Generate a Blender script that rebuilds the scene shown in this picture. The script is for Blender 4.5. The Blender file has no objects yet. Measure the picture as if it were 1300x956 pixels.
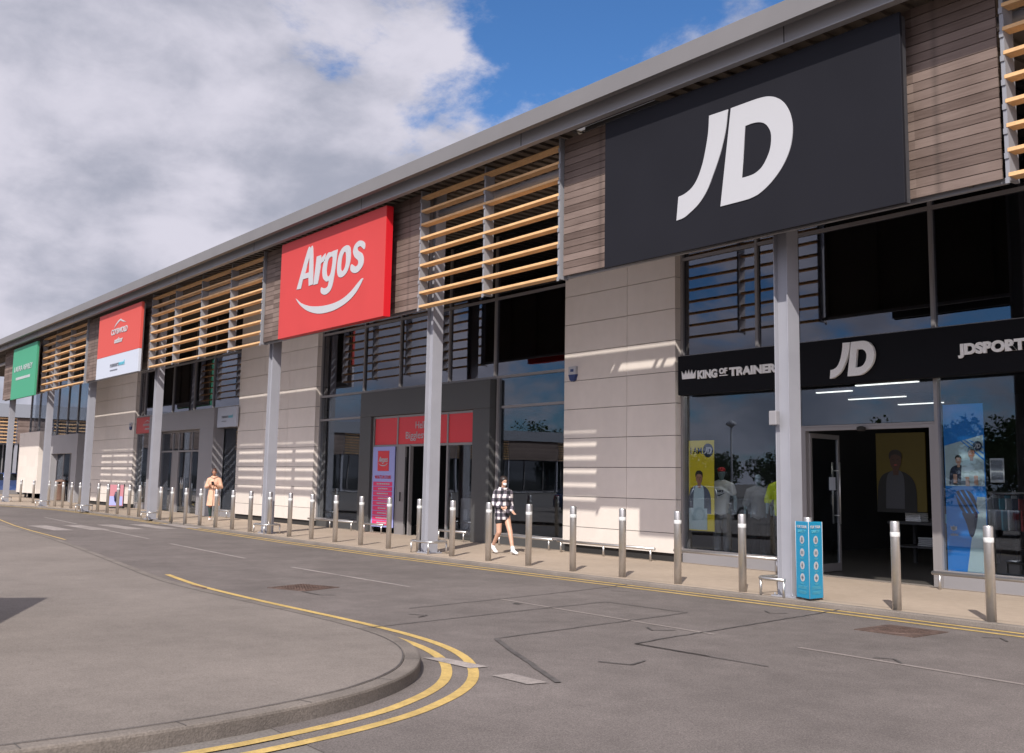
import bpy, bmesh, math, random
from mathutils import Vector, Matrix, Euler
random.seed(7)
R=math.radians; PI=math.pi
S=bpy.context.scene
C=S.collection
# ------------------------------------------------------------------ materials
def mat(name, col=(.5,.5,.5), rough=.6, metal=0., n=None, bump=0., bs=30., spec=.5, emit=None, es=1., coat=0.):
    """principled material; n = (scale, amount, detail) mottles the base colour"""
    m=bpy.data.materials.new(name); m.use_nodes=True; t=m.node_tree; b=t.nodes['Principled BSDF']
    b.inputs['Base Color'].default_value=(*col,1); b.inputs['Roughness'].default_value=rough
    b.inputs['Metallic'].default_value=metal; b.inputs['Specular IOR Level'].default_value=spec
    b.inputs['Coat Weight'].default_value=coat
    if emit: b.inputs['Emission Color'].default_value=(*emit,1); b.inputs['Emission Strength'].default_value=es
    if n or bump:
        g=t.nodes.new('ShaderNodeNewGeometry')
    if n:
        last=None
        layers=n if isinstance(n[0],tuple) else (n,)
        prev=None
        for (sc,am,det) in layers:
            x=t.nodes.new('ShaderNodeTexNoise'); x.inputs['Scale'].default_value=sc; x.inputs['Detail'].default_value=det
            t.links.new(g.outputs['Position'],x.inputs['Vector'])
            r=t.nodes.new('ShaderNodeMapRange'); r.inputs['From Min'].default_value=.3; r.inputs['From Max'].default_value=.7
            r.inputs['To Min'].default_value=1-am; r.inputs['To Max'].default_value=1+am
            t.links.new(x.outputs['Fac'],r.inputs['Value'])
            if prev is None: prev=r.outputs[0]
            else:
                q=t.nodes.new('ShaderNodeMath'); q.operation='MULTIPLY'; t.links.new(prev,q.inputs[0]); t.links.new(r.outputs[0],q.inputs[1]); prev=q.outputs[0]
        v=t.nodes.new('ShaderNodeVectorMath'); v.operation='SCALE'; v.inputs[0].default_value=col
        t.links.new(prev,v.inputs['Scale']); t.links.new(v.outputs[0],b.inputs['Base Color'])
    if bump:
        x=t.nodes.new('ShaderNodeTexNoise'); x.inputs['Scale'].default_value=bs; x.inputs['Detail'].default_value=5
        t.links.new(g.outputs['Position'],x.inputs['Vector'])
        u=t.nodes.new('ShaderNodeBump'); u.inputs['Strength'].default_value=bump; u.inputs['Distance'].default_value=.01
        t.links.new(x.outputs['Fac'],u.inputs['Height']); t.links.new(u.outputs[0],b.inputs['Normal'])
    return m
def timber_mat(name, c1, c2, board, x_stain=True, rough=.75):
    m=bpy.data.materials.new(name); m.use_nodes=True; t=m.node_tree; b=t.nodes['Principled BSDF']
    g=t.nodes.new('ShaderNodeNewGeometry'); L=t.links.new
    sep=t.nodes.new('ShaderNodeSeparateXYZ'); L(g.outputs['Position'],sep.inputs[0])
    def math_(op,a,bb=None):
        q=t.nodes.new('ShaderNodeMath'); q.operation=op
        for i,v in enumerate((a,bb)):
            if v is None: continue
            if isinstance(v,(int,float)): q.inputs[i].default_value=v
            else: L(v,q.inputs[i])
        return q.outputs[0]
    row=math_('FLOOR',math_('DIVIDE',math_('SUBTRACT',sep.outputs[2],5.09),board))
    colx=math_('FLOOR',math_('DIVIDE',math_('ADD',sep.outputs[0],100.4),1.9))
    cb=t.nodes.new('ShaderNodeCombineXYZ'); L(row,cb.inputs[0]); L(colx,cb.inputs[1])
    wn=t.nodes.new('ShaderNodeTexWhiteNoise'); wn.noise_dimensions='2D'; L(cb.outputs[0],wn.inputs['Vector'])
    mp=t.nodes.new('ShaderNodeMapping'); mp.inputs['Scale'].default_value=(1.6,3,26); L(g.outputs['Position'],mp.inputs['Vector'])
    no=t.nodes.new('ShaderNodeTexNoise'); no.inputs['Scale'].default_value=1.7; no.inputs['Detail'].default_value=8; no.inputs['Roughness'].default_value=.65; L(mp.outputs[0],no.inputs['Vector'])
    n2=t.nodes.new('ShaderNodeTexNoise'); n2.inputs['Scale'].default_value=1.1; n2.inputs['Detail'].default_value=3; L(g.outputs['Position'],n2.inputs['Vector'])
    f=math_('ADD',math_('MULTIPLY',wn.outputs['Value'],.42),math_('MULTIPLY',no.outputs['Fac'],.55))
    f=math_('ADD',f,math_('MULTIPLY',math_('SUBTRACT',n2.outputs['Fac'],.5),.7))
    rp=t.nodes.new('ShaderNodeValToRGB'); rp.color_ramp.elements[0].position=.15; rp.color_ramp.elements[0].color=(*c1,1)
    rp.color_ramp.elements[1].position=.85; rp.color_ramp.elements[1].color=(*c2,1); L(f,rp.inputs[0])
    # rusty stain marks round the fixing lines
    fx=math_('PINGPONG',math_('ADD',sep.outputs[0],100.),.62)
    st=t.nodes.new('ShaderNodeMapRange'); st.inputs['From Min'].default_value=.0; st.inputs['From Max'].default_value=.07; st.inputs['To Min'].default_value=.68; st.inputs['To Max'].default_value=1; L(fx,st.inputs['Value'])
    v=t.nodes.new('ShaderNodeVectorMath'); v.operation='SCALE'; L(rp.outputs[0],v.inputs[0]); L(st.outputs[0] if x_stain else no.outputs['Fac'],v.inputs['Scale'])
    if x_stain: L(v.outputs[0],b.inputs['Base Color'])
    else: L(rp.outputs[0],b.inputs['Base Color'])
    b.inputs['Roughness'].default_value=rough
    u=t.nodes.new('ShaderNodeBump'); u.inputs['Strength'].default_value=.35; u.inputs['Distance'].default_value=.006; L(no.outputs['Fac'],u.inputs['Height']); L(u.outputs[0],b.inputs['Normal'])
    return m
def glass_mat(name, tint=(.55,.6,.62), ior=1.6, refl=(1,1,1), rough=0.):
    m=bpy.data.materials.new(name); m.use_nodes=True; t=m.node_tree; t.nodes.clear(); L=t.links.new
    o=t.nodes.new('ShaderNodeOutputMaterial'); mx=t.nodes.new('ShaderNodeMixShader')
    tr=t.nodes.new('ShaderNodeBsdfTransparent'); tr.inputs[0].default_value=(*tint,1)
    gl=t.nodes.new('ShaderNodeBsdfGlossy'); gl.inputs['Color'].default_value=(*refl,1); gl.inputs['Roughness'].default_value=rough
    g=t.nodes.new('ShaderNodeNewGeometry'); n=t.nodes.new('ShaderNodeTexNoise'); n.inputs['Scale'].default_value=.55; n.inputs['Detail'].default_value=1; L(g.outputs['Position'],n.inputs['Vector'])
    u=t.nodes.new('ShaderNodeBump'); u.inputs['Strength'].default_value=.12; u.inputs['Distance'].default_value=.02; L(n.outputs['Fac'],u.inputs['Height']); L(u.outputs[0],gl.inputs['Normal'])
    dt=t.nodes.new('ShaderNodeVectorMath'); dt.operation='DOT_PRODUCT'; L(g.outputs['Incoming'],dt.inputs[0]); L(g.outputs['Normal'],dt.inputs[1])
    def q(op,a_,b_=None):
        z=t.nodes.new('ShaderNodeMath'); z.operation=op
        for i_,v_ in enumerate((a_,b_)):
            if v_ is None: continue
            if isinstance(v_,(int,float)): z.inputs[i_].default_value=v_
            else: L(v_,z.inputs[i_])
        return z.outputs[0]
    fr=q('ADD',q('MULTIPLY',q('POWER',q('SUBTRACT',1.,q('ABSOLUTE',dt.outputs['Value'])),5.),1-ior),ior)
    L(fr,mx.inputs[0]); L(tr.outputs[0],mx.inputs[1]); L(gl.outputs[0],mx.inputs[2]); L(mx.outputs[0],o.inputs[0])
    return m
M={}
M['asphalt']=mat('asphalt',(.124,.107,.100),.9,n=((.35,.14,3),(1.3,.10,6),(4,.08,5),(90,.30,3),(260,.30,2)),bump=.5,bs=220,spec=.25)
M['lot']=mat('car_park_asphalt',(.14,.125,.115),.9,n=((.2,.1,3),(60,.2,3)),spec=.25)
M['paving']=mat('buff_concrete',(.335,.268,.210),.85,n=((.5,.10,4),(7,.06,4),(120,.15,2)),bump=.2,bs=150,spec=.3)
M['island']=mat('grey_concrete',(.160,.138,.123),.9,n=((.4,.12,4),(2.2,.06,6),(8,.05,5),(110,.25,2)),bump=.35,bs=160,spec=.25)
M['kerb']=mat('kerb_concrete',(.17,.145,.125),.88,n=((2,.15,4),(60,.15,3)),bump=.3,bs=80)
M['kerb_dark']=mat('worn_kerb',(.13,.11,.095),.9,n=((2,.2,4),(60,.2,3)),bump=.4,bs=80)
M['yellow']=mat('yellow_paint',(.40,.275,.09),.75,n=((1.5,.12,4),(12,.14,5),(70,.16,3)))
M['white_line']=mat('worn_white_paint',(.235,.205,.19),.8,n=((1.5,.2,4),(14,.2,5),(70,.2,3)))
M['white_faint']=mat('faded_white_paint',(.19,.162,.148),.85,n=((3,.1,4),(70,.2,3)))
M['seal']=mat('bitumen_seal',(.066,.058,.055),.8,n=(9,.3,3))
M['rust']=mat('rusty_iron',(.105,.068,.055),.7,.3,n=((8,.3,4),(60,.3,2)),bump=.5,bs=60)
def clad_mat():
    m=mat('cream_cladding',(.655,.592,.538),.55,n=((.7,.03,4),(5,.02,3)),spec=.35); t=m.node_tree; L=t.links.new; b=t.nodes['Principled BSDF']
    src=b.inputs['Base Color'].links[0].from_socket; g=t.nodes.new('ShaderNodeNewGeometry'); mp=t.nodes.new('ShaderNodeVectorMath'); mp.operation='MULTIPLY'; mp.inputs[1].default_value=(1/2.03,0,1/.632); L(g.outputs['Position'],mp.inputs[0])
    ad=t.nodes.new('ShaderNodeVectorMath'); ad.operation='ADD'; ad.inputs[1].default_value=(100.02,0,.12); L(mp.outputs[0],ad.inputs[0])
    fl=t.nodes.new('ShaderNodeVectorMath'); fl.operation='FLOOR'; L(ad.outputs[0],fl.inputs[0]); wn=t.nodes.new('ShaderNodeTexWhiteNoise'); L(fl.outputs[0],wn.inputs['Vector'])
    r=t.nodes.new('ShaderNodeMapRange'); r.inputs['To Min'].default_value=.955; r.inputs['To Max'].default_value=1.03; L(wn.outputs['Value'],r.inputs['Value'])
    m2=t.nodes.new('ShaderNodeVectorMath'); m2.operation='MULTIPLY'; m2.inputs[1].default_value=(3,3,.4); L(g.outputs['Position'],m2.inputs[0]); no=t.nodes.new('ShaderNodeTexNoise'); no.inputs['Scale'].default_value=1; no.inputs['Detail'].default_value=5; L(m2.outputs[0],no.inputs['Vector'])
    r2=t.nodes.new('ShaderNodeMapRange'); r2.inputs['From Min'].default_value=.35; r2.inputs['From Max'].default_value=.75; r2.inputs['To Min'].default_value=1.01; r2.inputs['To Max'].default_value=.97; L(no.outputs['Fac'],r2.inputs['Value'])
    q=t.nodes.new('ShaderNodeMath'); q.operation='MULTIPLY'; L(r.outputs[0],q.inputs[0]); L(r2.outputs[0],q.inputs[1])
    v=t.nodes.new('ShaderNodeVectorMath'); v.operation='SCALE'; L(src,v.inputs[0]); L(q.outputs[0],v.inputs['Scale']); L(v.outputs[0],b.inputs['Base Color']); return m
M['cladding']=clad_mat()
M['dark']=mat('shadow_gap',(.02,.018,.017),.9)
M['steel_paint']=mat('painted_grey_steel',(.27,.27,.30),.45,n=(2,.05,3),spec=.5)
M['frame']=mat('grey_aluminium',(.24,.225,.225),.4,.2)
M['frame_dark']=mat('dark_frame',(.045,.045,.05),.4)
M['roof_metal']=mat('roof_edge_grey',(.17,.162,.163),.5,.1,n=(1.2,.04,3))
M['beam_metal']=mat('gutter_grey',(.30,.295,.31),.5,.1,n=(1.2,.05,3))
M['soffit']=mat('brown_soffit',(.10,.08,.065),.7)
M['timber']=timber_mat('weathered_timber',(.075,.048,.038),(.215,.158,.134),.1235)
M['slat']=mat('orange_cedar',(.61,.37,.175),.6,n=((3,.12,4),(30,.08,4)),bump=.2,bs=40)
M['bracket']=mat('grey_bracket',(.26,.26,.28),.5,.2)
M['portal_dark']=mat('charcoal_portal',(.062,.062,.062),.45,n=(1,.05,2))
M['portal_grey']=mat('mid_grey_portal',(.24,.23,.24),.45,n=(1,.04,2))
M['portal_pale']=mat('pale_grey_portal',(.30,.29,.30),.5,n=(1,.04,2))
M['glass']=glass_mat('shop_glass',(.84,.87,.88),.085,(.8,.88,1))
M['glass_dark']=glass_mat('upper_glass',(.45,.48,.52),.14,(.84,.86,.95))
M['car_glass']=mat('car_glass',(.015,.018,.02),.03,spec=1.)
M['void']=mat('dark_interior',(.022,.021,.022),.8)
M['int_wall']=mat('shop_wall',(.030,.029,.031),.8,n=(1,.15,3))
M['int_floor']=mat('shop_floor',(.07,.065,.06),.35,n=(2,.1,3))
M['stainless']=mat('stainless_steel',(.56,.54,.52),.33,.85,n=((1.5,.06,3),(25,.04,3)))
M['band']=mat('white_band',(.58,.58,.57),.5)
M['jd_black']=mat('matt_black_panel',(.013,.013,.017),.65,spec=.12,n=(1,.05,2))
M['fascia_black']=mat('black_fascia',(.006,.006,.008),.5,spec=.12)
M['white']=mat('sign_white',(.41,.41,.43),.6,spec=.15)
M['pale_white']=mat('panel_white',(.44,.47,.54),.6,spec=.25)
M['brushed']=mat('brushed_letters',(.80,.79,.77),.42,.05,n=((40,.05,2),))
M['argos_red']=mat('bright_red',(.47,.048,.046),.55,spec=.25,n=(1,.03,2))
M['argos_side']=mat('deep_red',(.55,.010,.018),.55,spec=.25)
M['cots_red']=mat('salmon_red',(.50,.075,.062),.6,spec=.25)
M['door_red']=mat('door_red',(.60,.03,.04),.4)
M['green']=mat('sign_green',(.055,.27,.16),.6,spec=.25)
M['dull_red']=mat('dull_red',(.42,.05,.05),.5)
M['teal']=mat('teal_lettering',(.10,.40,.50),.5)
M['grey_ink']=mat('grey_lettering',(.16,.17,.20),.5)
M['cyan']=mat('cyan_board',(.010,.23,.40),.4)
M['lilac']=mat('lilac_board',(.30,.32,.62),.5)
M['muted_pink']=mat('muted_pink',(.42,.17,.20),.55)
M['pink']=mat('pink_strip',(.66,.03,.13),.5)
M['poster_yellow']=mat('poster_yellow',(.75,.58,.02),.5)
M['interior_cloth']=mat('interior_cloth',(.07,.07,.08),.8)
M['dim_yellow']=mat('dim_yellow',(.10,.07,.006),.6)
M['poster_blue']=mat('poster_blue',(.012,.20,.60),.45)
M['poster_pale']=mat('poster_pale',(.42,.52,.54),.5)
M['poster_navy']=mat('poster_navy',(.015,.022,.05),.5)
M['skin']=mat('skin',(.52,.30,.21),.5,n=(20,.06,3))
M['skin_b']=mat('tanned_skin',(.36,.17,.11),.5,n=(20,.06,3))
M['hair']=mat('dark_hair',(.022,.014,.012),.5,n=(60,.3,2))
M['hair_b']=mat('brown_hair',(.07,.030,.02),.5,n=(60,.3,2))
M['shoe']=mat('white_canvas',(.68,.67,.66),.6)
M['black_cloth']=mat('black_cloth',(.012,.012,.014),.8)
M['leggings']=mat('green_leggings',(.02,.045,.042),.7)
M['coat']=mat('beige_coat',(.60,.36,.25),.8,n=((9,.12,4),(60,.08,2)))
M['mask']=mat('face_mask',(.62,.66,.70),.7)
M['tee']=mat('white_tee',(.78,.78,.78),.8,n=(12,.05,3))
M['grey_cloth']=mat('grey_cloth',(.28,.29,.31),.8)
M['lime_cloth']=mat('lime_cloth',(.62,.72,.02),.7)
M['mannequin']=mat('mannequin_grey',(.22,.30,.34),.35)
M['red_cap']=mat('red_cap',(.45,.02,.03),.6)
M['rubber']=mat('tyre_rubber',(.015,.015,.015),.8)
M['alloy']=mat('alloy',(.4,.4,.41),.35,.9)
M['lamp_lens']=mat('headlamp',(.6,.62,.64),.1,coat=1)
M['tail_lens']=mat('tail_lamp',(.35,.01,.01),.2,coat=1)
M['added_display_light']=mat('added_display_light',(1,1,1),.5,emit=(1,.97,.92),es=26)  # glow of the added bars that brighten the window display
M['light']=mat('tube_light',(1,1,1),.5,emit=(1,.98,.92),es=1.8)
M['bin']=mat('brown_bin',(.17,.10,.075),.7,n=(8,.15,3))
M['leaf']=mat('leaf_green',(.045,.085,.022),.7,n=(1.5,.35,3))
M['bark']=mat('bark',(.09,.065,.05),.9,n=(12,.3,4))
M['navy']=mat('navy_plastic',(.02,.04,.14),.4)
M['far_roof']=mat('far_roof',(.22,.23,.26),.6)
def paint(name,col): return mat(name,col,.28,.25,coat=.8)
# plaid flannel
def plaid():
    m=bpy.data.materials.new('plaid_flannel'); m.use_nodes=True; t=m.node_tree; b=t.nodes['Principled BSDF']; L=t.links.new
    tc=t.nodes.new('ShaderNodeTexCoord'); sp=t.nodes.new('ShaderNodeSeparateXYZ'); L(tc.outputs['Object'],sp.inputs[0])
    def m_(op,a,bb): 
        q=t.nodes.new('ShaderNodeMath'); q.operation=op
        for i,v in enumerate((a,bb)):
            if isinstance(v,(int,float)): q.inputs[i].default_value=v
            else: L(v,q.inputs[i])
        return q.outputs[0]
    h=m_('ADD',sp.outputs[0],sp.outputs[1]); 
    a=m_('GREATER_THAN',m_('FRACT',m_('DIVIDE',m_('ADD',h,10.),.165),0),.5)
    c=m_('GREATER_THAN',m_('FRACT',m_('DIVIDE',m_('ADD',sp.outputs[2],10.),.165),0),.5)
    s=m_('MULTIPLY',m_('ADD',a,c),.5)
    rp=t.nodes.new('ShaderNodeValToRGB'); rp.color_ramp.interpolation='CONSTANT'
    e=rp.color_ramp.elements; e[0].position=0; e[0].color=(.70,.66,.67,1); e[1].position=.4; e[1].color=(.10,.085,.11,1)
    k=e.new(.8); k.color=(.012,.012,.018,1)
    L(s,rp.inputs[0]); L(rp.outputs[0],b.inputs['Base Color']); b.inputs['Roughness'].default_value=.85
    return m
M['plaid']=plaid()
# ------------------------------------------------------------------ helpers
class MB:
    """collects boxes, tubes and polygons, links them as ONE mesh"""
    def __init__(s): s.bm=bmesh.new()
    def box(s,x0,x1,y0,y1,z0,z1,mtx=None):
        vs=[s.bm.verts.new((x,y,z)) for z in (z0,z1) for x,y in ((x0,y0),(x1,y0),(x1,y1),(x0,y1))]
        for f in ((0,3,2,1),(4,5,6,7),(0,1,5,4),(1,2,6,5),(2,3,7,6),(3,0,4,7)): s.bm.faces.new([vs[i] for i in f])
        if mtx is not None:
            for v in vs: v.co=mtx@v.co
        return s
    def tube(s,pts,r,seg=10,caps=True,closed=False):
        pts=[Vector(p) for p in pts]; rr=r if isinstance(r,(list,tuple)) else [r]*len(pts)
        rings=[]; n=len(pts); up=None
        for i,p in enumerate(pts):
            if closed: d=(pts[(i+1)%n]-pts[i-1]).normalized()
            else: d=(pts[min(i+1,n-1)]-pts[max(i-1,0)]).normalized()
            if up is None: up=Vector((0,0,1)) if abs(d.z)<.9 else Vector((1,0,0))
            a=d.cross(up).normalized(); b=d.cross(a).normalized(); up=-b if False else up
            rings.append([s.bm.verts.new(p+(a*math.cos(2*PI*k/seg)+b*math.sin(2*PI*k/seg))*rr[i]) for k in range(seg)])
        for i in range(n if closed else n-1):
            A=rings[i];B=rings[(i+1)%n]
            for k in range(seg):
                f=s.bm.faces.new((A[k],A[(k+1)%seg],B[(k+1)%seg],B[k])); f.smooth=True
        if caps and not closed:
            s.bm.faces.new(rings[0][::-1]); s.bm.faces.new(rings[-1])
        return s
    def lathe(s,prof,cx=0,cy=0,seg=24):
        rings=[[s.bm.verts.new((cx+r*math.cos(2*PI*k/seg),cy+r*math.sin(2*PI*k/seg),z)) for k in range(seg)] for r,z in prof]
        for A,B in zip(rings,rings[1:]):
            for k in range(seg):
                f=s.bm.faces.new((A[k],A[(k+1)%seg],B[(k+1)%seg],B[k])); f.smooth=True
        s.bm.faces.new(rings[0][::-1]); s.bm.faces.new(rings[-1]); return s
    def prism(s,poly,z0,z1):
        """xy polygon -> solid"""
        a=[s.bm.verts.new((x,y,z0)) for x,y in poly]; b=[s.bm.verts.new((x,y,z1)) for x,y in poly]; n=len(poly)
        s.bm.faces.new(a[::-1]); s.bm.faces.new(b)
        for i in range(n): s.bm.faces.new((a[i],a[(i+1)%n],b[(i+1)%n],b[i]))
        return s
    def quad(s,*pts):
        s.bm.faces.new([s.bm.verts.new(p) for p in pts]); return s
    def strip(s,pts,w,z,z_up=True):
        """flat ribbon of width w along xy points"""
        P=[Vector((x,y)) for x,y in pts]; L=[];Rr=[]
        for i,p in enumerate(P):
            d=(P[min(i+1,len(P)-1)]-P[max(i-1,0)]).normalized(); nn=Vector((-d.y,d.x))
            L.append(s.bm.verts.new((*(p+nn*w/2),z))); Rr.append(s.bm.verts.new((*(p-nn*w/2),z)))
        for i in range(len(P)-1): s.bm.faces.new((Rr[i],Rr[i+1],L[i+1],L[i]))
        return s
    def build(s,name,m,parent=None,bevel=0,smooth=False):
        bmesh.ops.recalc_face_normals(s.bm,faces=s.bm.faces)
        me=bpy.data.meshes.new(name); s.bm.to_mesh(me); s.bm.free()
        return link(name,me,m,parent,bevel,smooth)
def link(name,me,m,parent=None,bevel=0,smooth=False):
    me.materials.clear(); me.materials.append(M[m] if isinstance(m,str) else m)
    o=bpy.data.objects.new(name,me); C.objects.link(o)
    if parent: o.parent=parent
    if smooth:
        for p in me.polygons: p.use_smooth=True
    if bevel:
        b=o.modifiers.new('bevel','BEVEL'); b.width=bevel; b.segments=2; b.limit_method='ANGLE'
    return o
def tag(o,label=None,cat=None,group=None,kind=None):
    if label: o['label']=label
    if cat: o['category']=cat
    if group: o['group']=group
    if kind: o['kind']=kind
    return o
def thing(name,label,cat,loc=(0,0,0),rz=0,group=None):
    o=bpy.data.objects.new(name,None); C.objects.link(o); o.location=loc; o.rotation_euler=(0,0,rz); o.empty_display_size=.2
    return tag(o,label,cat,group)
def struct(o): o['kind']='structure'; return o
def dup(root,loc,rz,label,group=None,scale=None):
    r=root.copy(); C.objects.link(r); r.location=loc; r.rotation_euler=(0,0,rz); r['label']=label
    if group: r['group']=group
    if scale: r.scale=scale
    for ch in list(root.children):
        c=ch.copy(); C.objects.link(c); c.parent=r
        for g in ch.children:
            d=g.copy(); C.objects.link(d); d.parent=c
    return r
def evalmesh(ob):
    dg=bpy.context.evaluated_depsgraph_get(); dg.update()
    me=bpy.data.meshes.new_from_object(ob.evaluated_get(dg)); 
    d=ob.data; bpy.data.objects.remove(ob)
    return me
def smooth_poly(pts,corners=(),n=5):
    """closed catmull-rom through pts, corner indices stay sharp"""
    N=len(pts); out=[]; cs=set(corners)
    P=[Vector(p) for p in pts]
    for i in range(N):
        p1=P[i];p2=P[(i+1)%N]
        p0=P[i-1] if i not in cs else p1*2-p2
        p3=P[(i+2)%N] if (i+1)%N not in cs else p2*2-p1
        if i in cs and (i+1)%N in cs: out.append(tuple(p1)); continue
        for k in range(n):
            t=k/n
            out.append(tuple(.5*((2*p1)+(-p0+p2)*t+(2*p0-5*p1+4*p2-p3)*t*t+(-p0+3*p1-3*p2+p3)*t**3)))
    return out
def shape_mesh(loops,ext):
    """2D loops (u,v) filled with holes, extruded; result stands in XZ facing -Y, front at y=0"""
    cu=bpy.data.curves.new('c','CURVE'); cu.dimensions='2D'; cu.fill_mode='BOTH'; cu.extrude=ext/2
    for lp in loops:
        sp=cu.splines.new('POLY'); sp.points.add(len(lp)-1)
        for p,(u,v) in zip(sp.points,lp): p.co=(u,v,0,1)
        sp.use_cyclic_u=True
    ob=bpy.data.objects.new('t',cu); C.objects.link(ob); me=evalmesh(ob)
    me.transform(Matrix.Rotation(PI/2,4,'X')); me.transform(Matrix.Translation((0,ext/2,0)))
    return me
def text_mesh(s,x0,z0,w=None,h=None,bold=.0,shear=0,ext=.01,cap=.729,space=1.,cx=None):
    """text with its left bottom at (x0, z0), cap height h, width forced to w"""
    cu=bpy.data.curves.new('t','FONT'); cu.body=s; cu.size=1; cu.offset=bold; cu.shear=shear; cu.extrude=.02; cu.space_character=space
    ob=bpy.data.objects.new('t',cu); C.objects.link(ob); me=evalmesh(ob)
    xs=[v.co.x for v in me.vertices]; lo,hi=min(xs),max(xs)
    sy=h/cap; sx=(w/(hi-lo)) if w else sy
    if cx is not None: x0=cx-(hi-lo)*sx/2
    me.transform(Matrix.Translation((-lo,0,0))); me.transform(Matrix.Diagonal((sx,sy,ext/.04,1)))
    me.transform(Matrix.Rotation(PI/2,4,'X')); me.transform(Matrix.Translation((x0,0,z0)))
    return me
def put(me,name,m,parent,y):
    me.transform(Matrix.Translation((0,y,0))); return link(name,me,m,parent)
def merge(meshes):
    bm=bmesh.new()
    for me in meshes: bm.from_mesh(me)
    out=bpy.data.meshes.new('m'); bm.to_mesh(out); bm.free(); return out
# ------------------------------------------------------------------ camera
cam=bpy.data.cameras.new('camera'); co=bpy.data.objects.new('camera',cam); C.objects.link(co); S.camera=co
ca=dict(r=(0.600904,0.799127,0.017648),d=(-0.092766,0.091651,-0.991461),f=(-0.793920,0.594135,0.129205))
co.matrix_world=Matrix(((ca['r'][0],-ca['d'][0],-ca['f'][0],0),(ca['r'][1],-ca['d'][1],-ca['f'][1],0),(ca['r'][2],-ca['d'][2],-ca['f'][2],1.52864),(0,0,0,1)))
cam.sensor_width=36; cam.lens=1350/1300*36; cam.shift_y=-44.5/1300; cam.clip_end=5000; cam.clip_start=.1
# ------------------------------------------------------------------ light
EL=R(42); sd=Vector((.639*math.cos(EL),-.769*math.cos(EL),math.sin(EL)))
sl=bpy.data.lights.new('sun','SUN'); sl.energy=4.9; sl.angle=R(.53); sl.color=(1,.945,.87)
so=bpy.data.objects.new('sun',sl); C.objects.link(so); so.rotation_euler=sd.to_track_quat('Z','Y').to_euler(); so.location=(0,0,60)
W=bpy.data.worlds.new('World'); S.world=W; W.use_nodes=True; t=W.node_tree; t.nodes.clear(); L=t.links.new
wo=t.nodes.new('ShaderNodeOutputWorld'); bg=t.nodes.new('ShaderNodeBackground'); bg.inputs['Strength'].default_value=.10; L(bg.outputs[0],wo.inputs[0])
sk=t.nodes.new('ShaderNodeTexSky'); sk.sky_type='NISHITA'; sk.sun_disc=False; sk.sun_elevation=EL; sk.sun_rotation=math.atan2(sd.x,sd.y); sk.air_density=1.0; sk.dust_density=.4; sk.ozone_density=2.5
tc=t.nodes.new('ShaderNodeTexCoord')
def wm(op,a,b=None,c=None):
    q=t.nodes.new('ShaderNodeMath'); q.operation=op
    for i,v in enumerate((a,b,c)):
        if v is None: continue
        if isinstance(v,(int,float)): q.inputs[i].default_value=v
        else: L(v,q.inputs[i])
    return q.outputs[0]
def wmr(v,a,b,c,d,smooth=True):
    q=t.nodes.new('ShaderNodeMapRange'); q.interpolation_type='SMOOTHSTEP' if smooth else 'LINEAR'
    q.inputs['From Min'].default_value=a;q.inputs['From Max'].default_value=b;q.inputs['To Min'].default_value=c;q.inputs['To Max'].default_value=d
    L(v,q.inputs['Value']); return q.outputs[0]
sx=t.nodes.new('ShaderNodeSeparateXYZ'); L(tc.outputs['Generated'],sx.inputs[0])
zz=wm('ADD',wm('MAXIMUM',sx.outputs[2],0.),.50)
cb=t.nodes.new('ShaderNodeCombineXYZ'); L(wm('DIVIDE',sx.outputs[0],zz),cb.inputs[0]); L(wm('DIVIDE',sx.outputs[1],zz),cb.inputs[1]); L(wm('MULTIPLY',sx.outputs[2],1.2),cb.inputs[2])
def wnoise(sc,det,rough,off,dist=0):
    mp=t.nodes.new('ShaderNodeMapping'); mp.inputs['Location'].default_value=off; L(cb.outputs[0],mp.inputs['Vector'])
    n=t.nodes.new('ShaderNodeTexNoise'); n.inputs['Scale'].default_value=sc; n.inputs['Detail'].default_value=det; n.inputs['Roughness'].default_value=rough; n.inputs['Distortion'].default_value=dist
    L(mp.outputs[0],n.inputs['Vector']); return n.outputs['Fac']
def blob(d,inner,outer):
    v=t.nodes.new('ShaderNodeVectorMath'); v.operation='DOT_PRODUCT'; L(tc.outputs['Generated'],v.inputs[0]); v.inputs[1].default_value=Vector(d).normalized()
    return wmr(v.outputs['Value'],math.cos(outer),math.cos(inner),0,1)
n1=wnoise(4.6,10,.62,(3.1,1.7,0),.2)
gap=wm('MULTIPLY',blob((-.63,.66,.42),.06,.31),.30)
gap=wm('ADD',gap,wm('MULTIPLY',blob((-.82,.40,.41),.01,.09),.17))
gap=wm('ADD',gap,wm('MULTIPLY',blob((-.83,.47,.33),.01,.09),.20))
gap=wm('SUBTRACT',gap,wm('MULTIPLY',blob((-.93,.30,.20),.15,.40),.12))
gap=wm('ADD',gap,wm('MULTIPLY',blob((-.60,-.70,.38),.2,.75),.17))
cov=wmr(wm('SUBTRACT',wm('ADD',n1,.235),gap),.45,.63,0,1)
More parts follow.
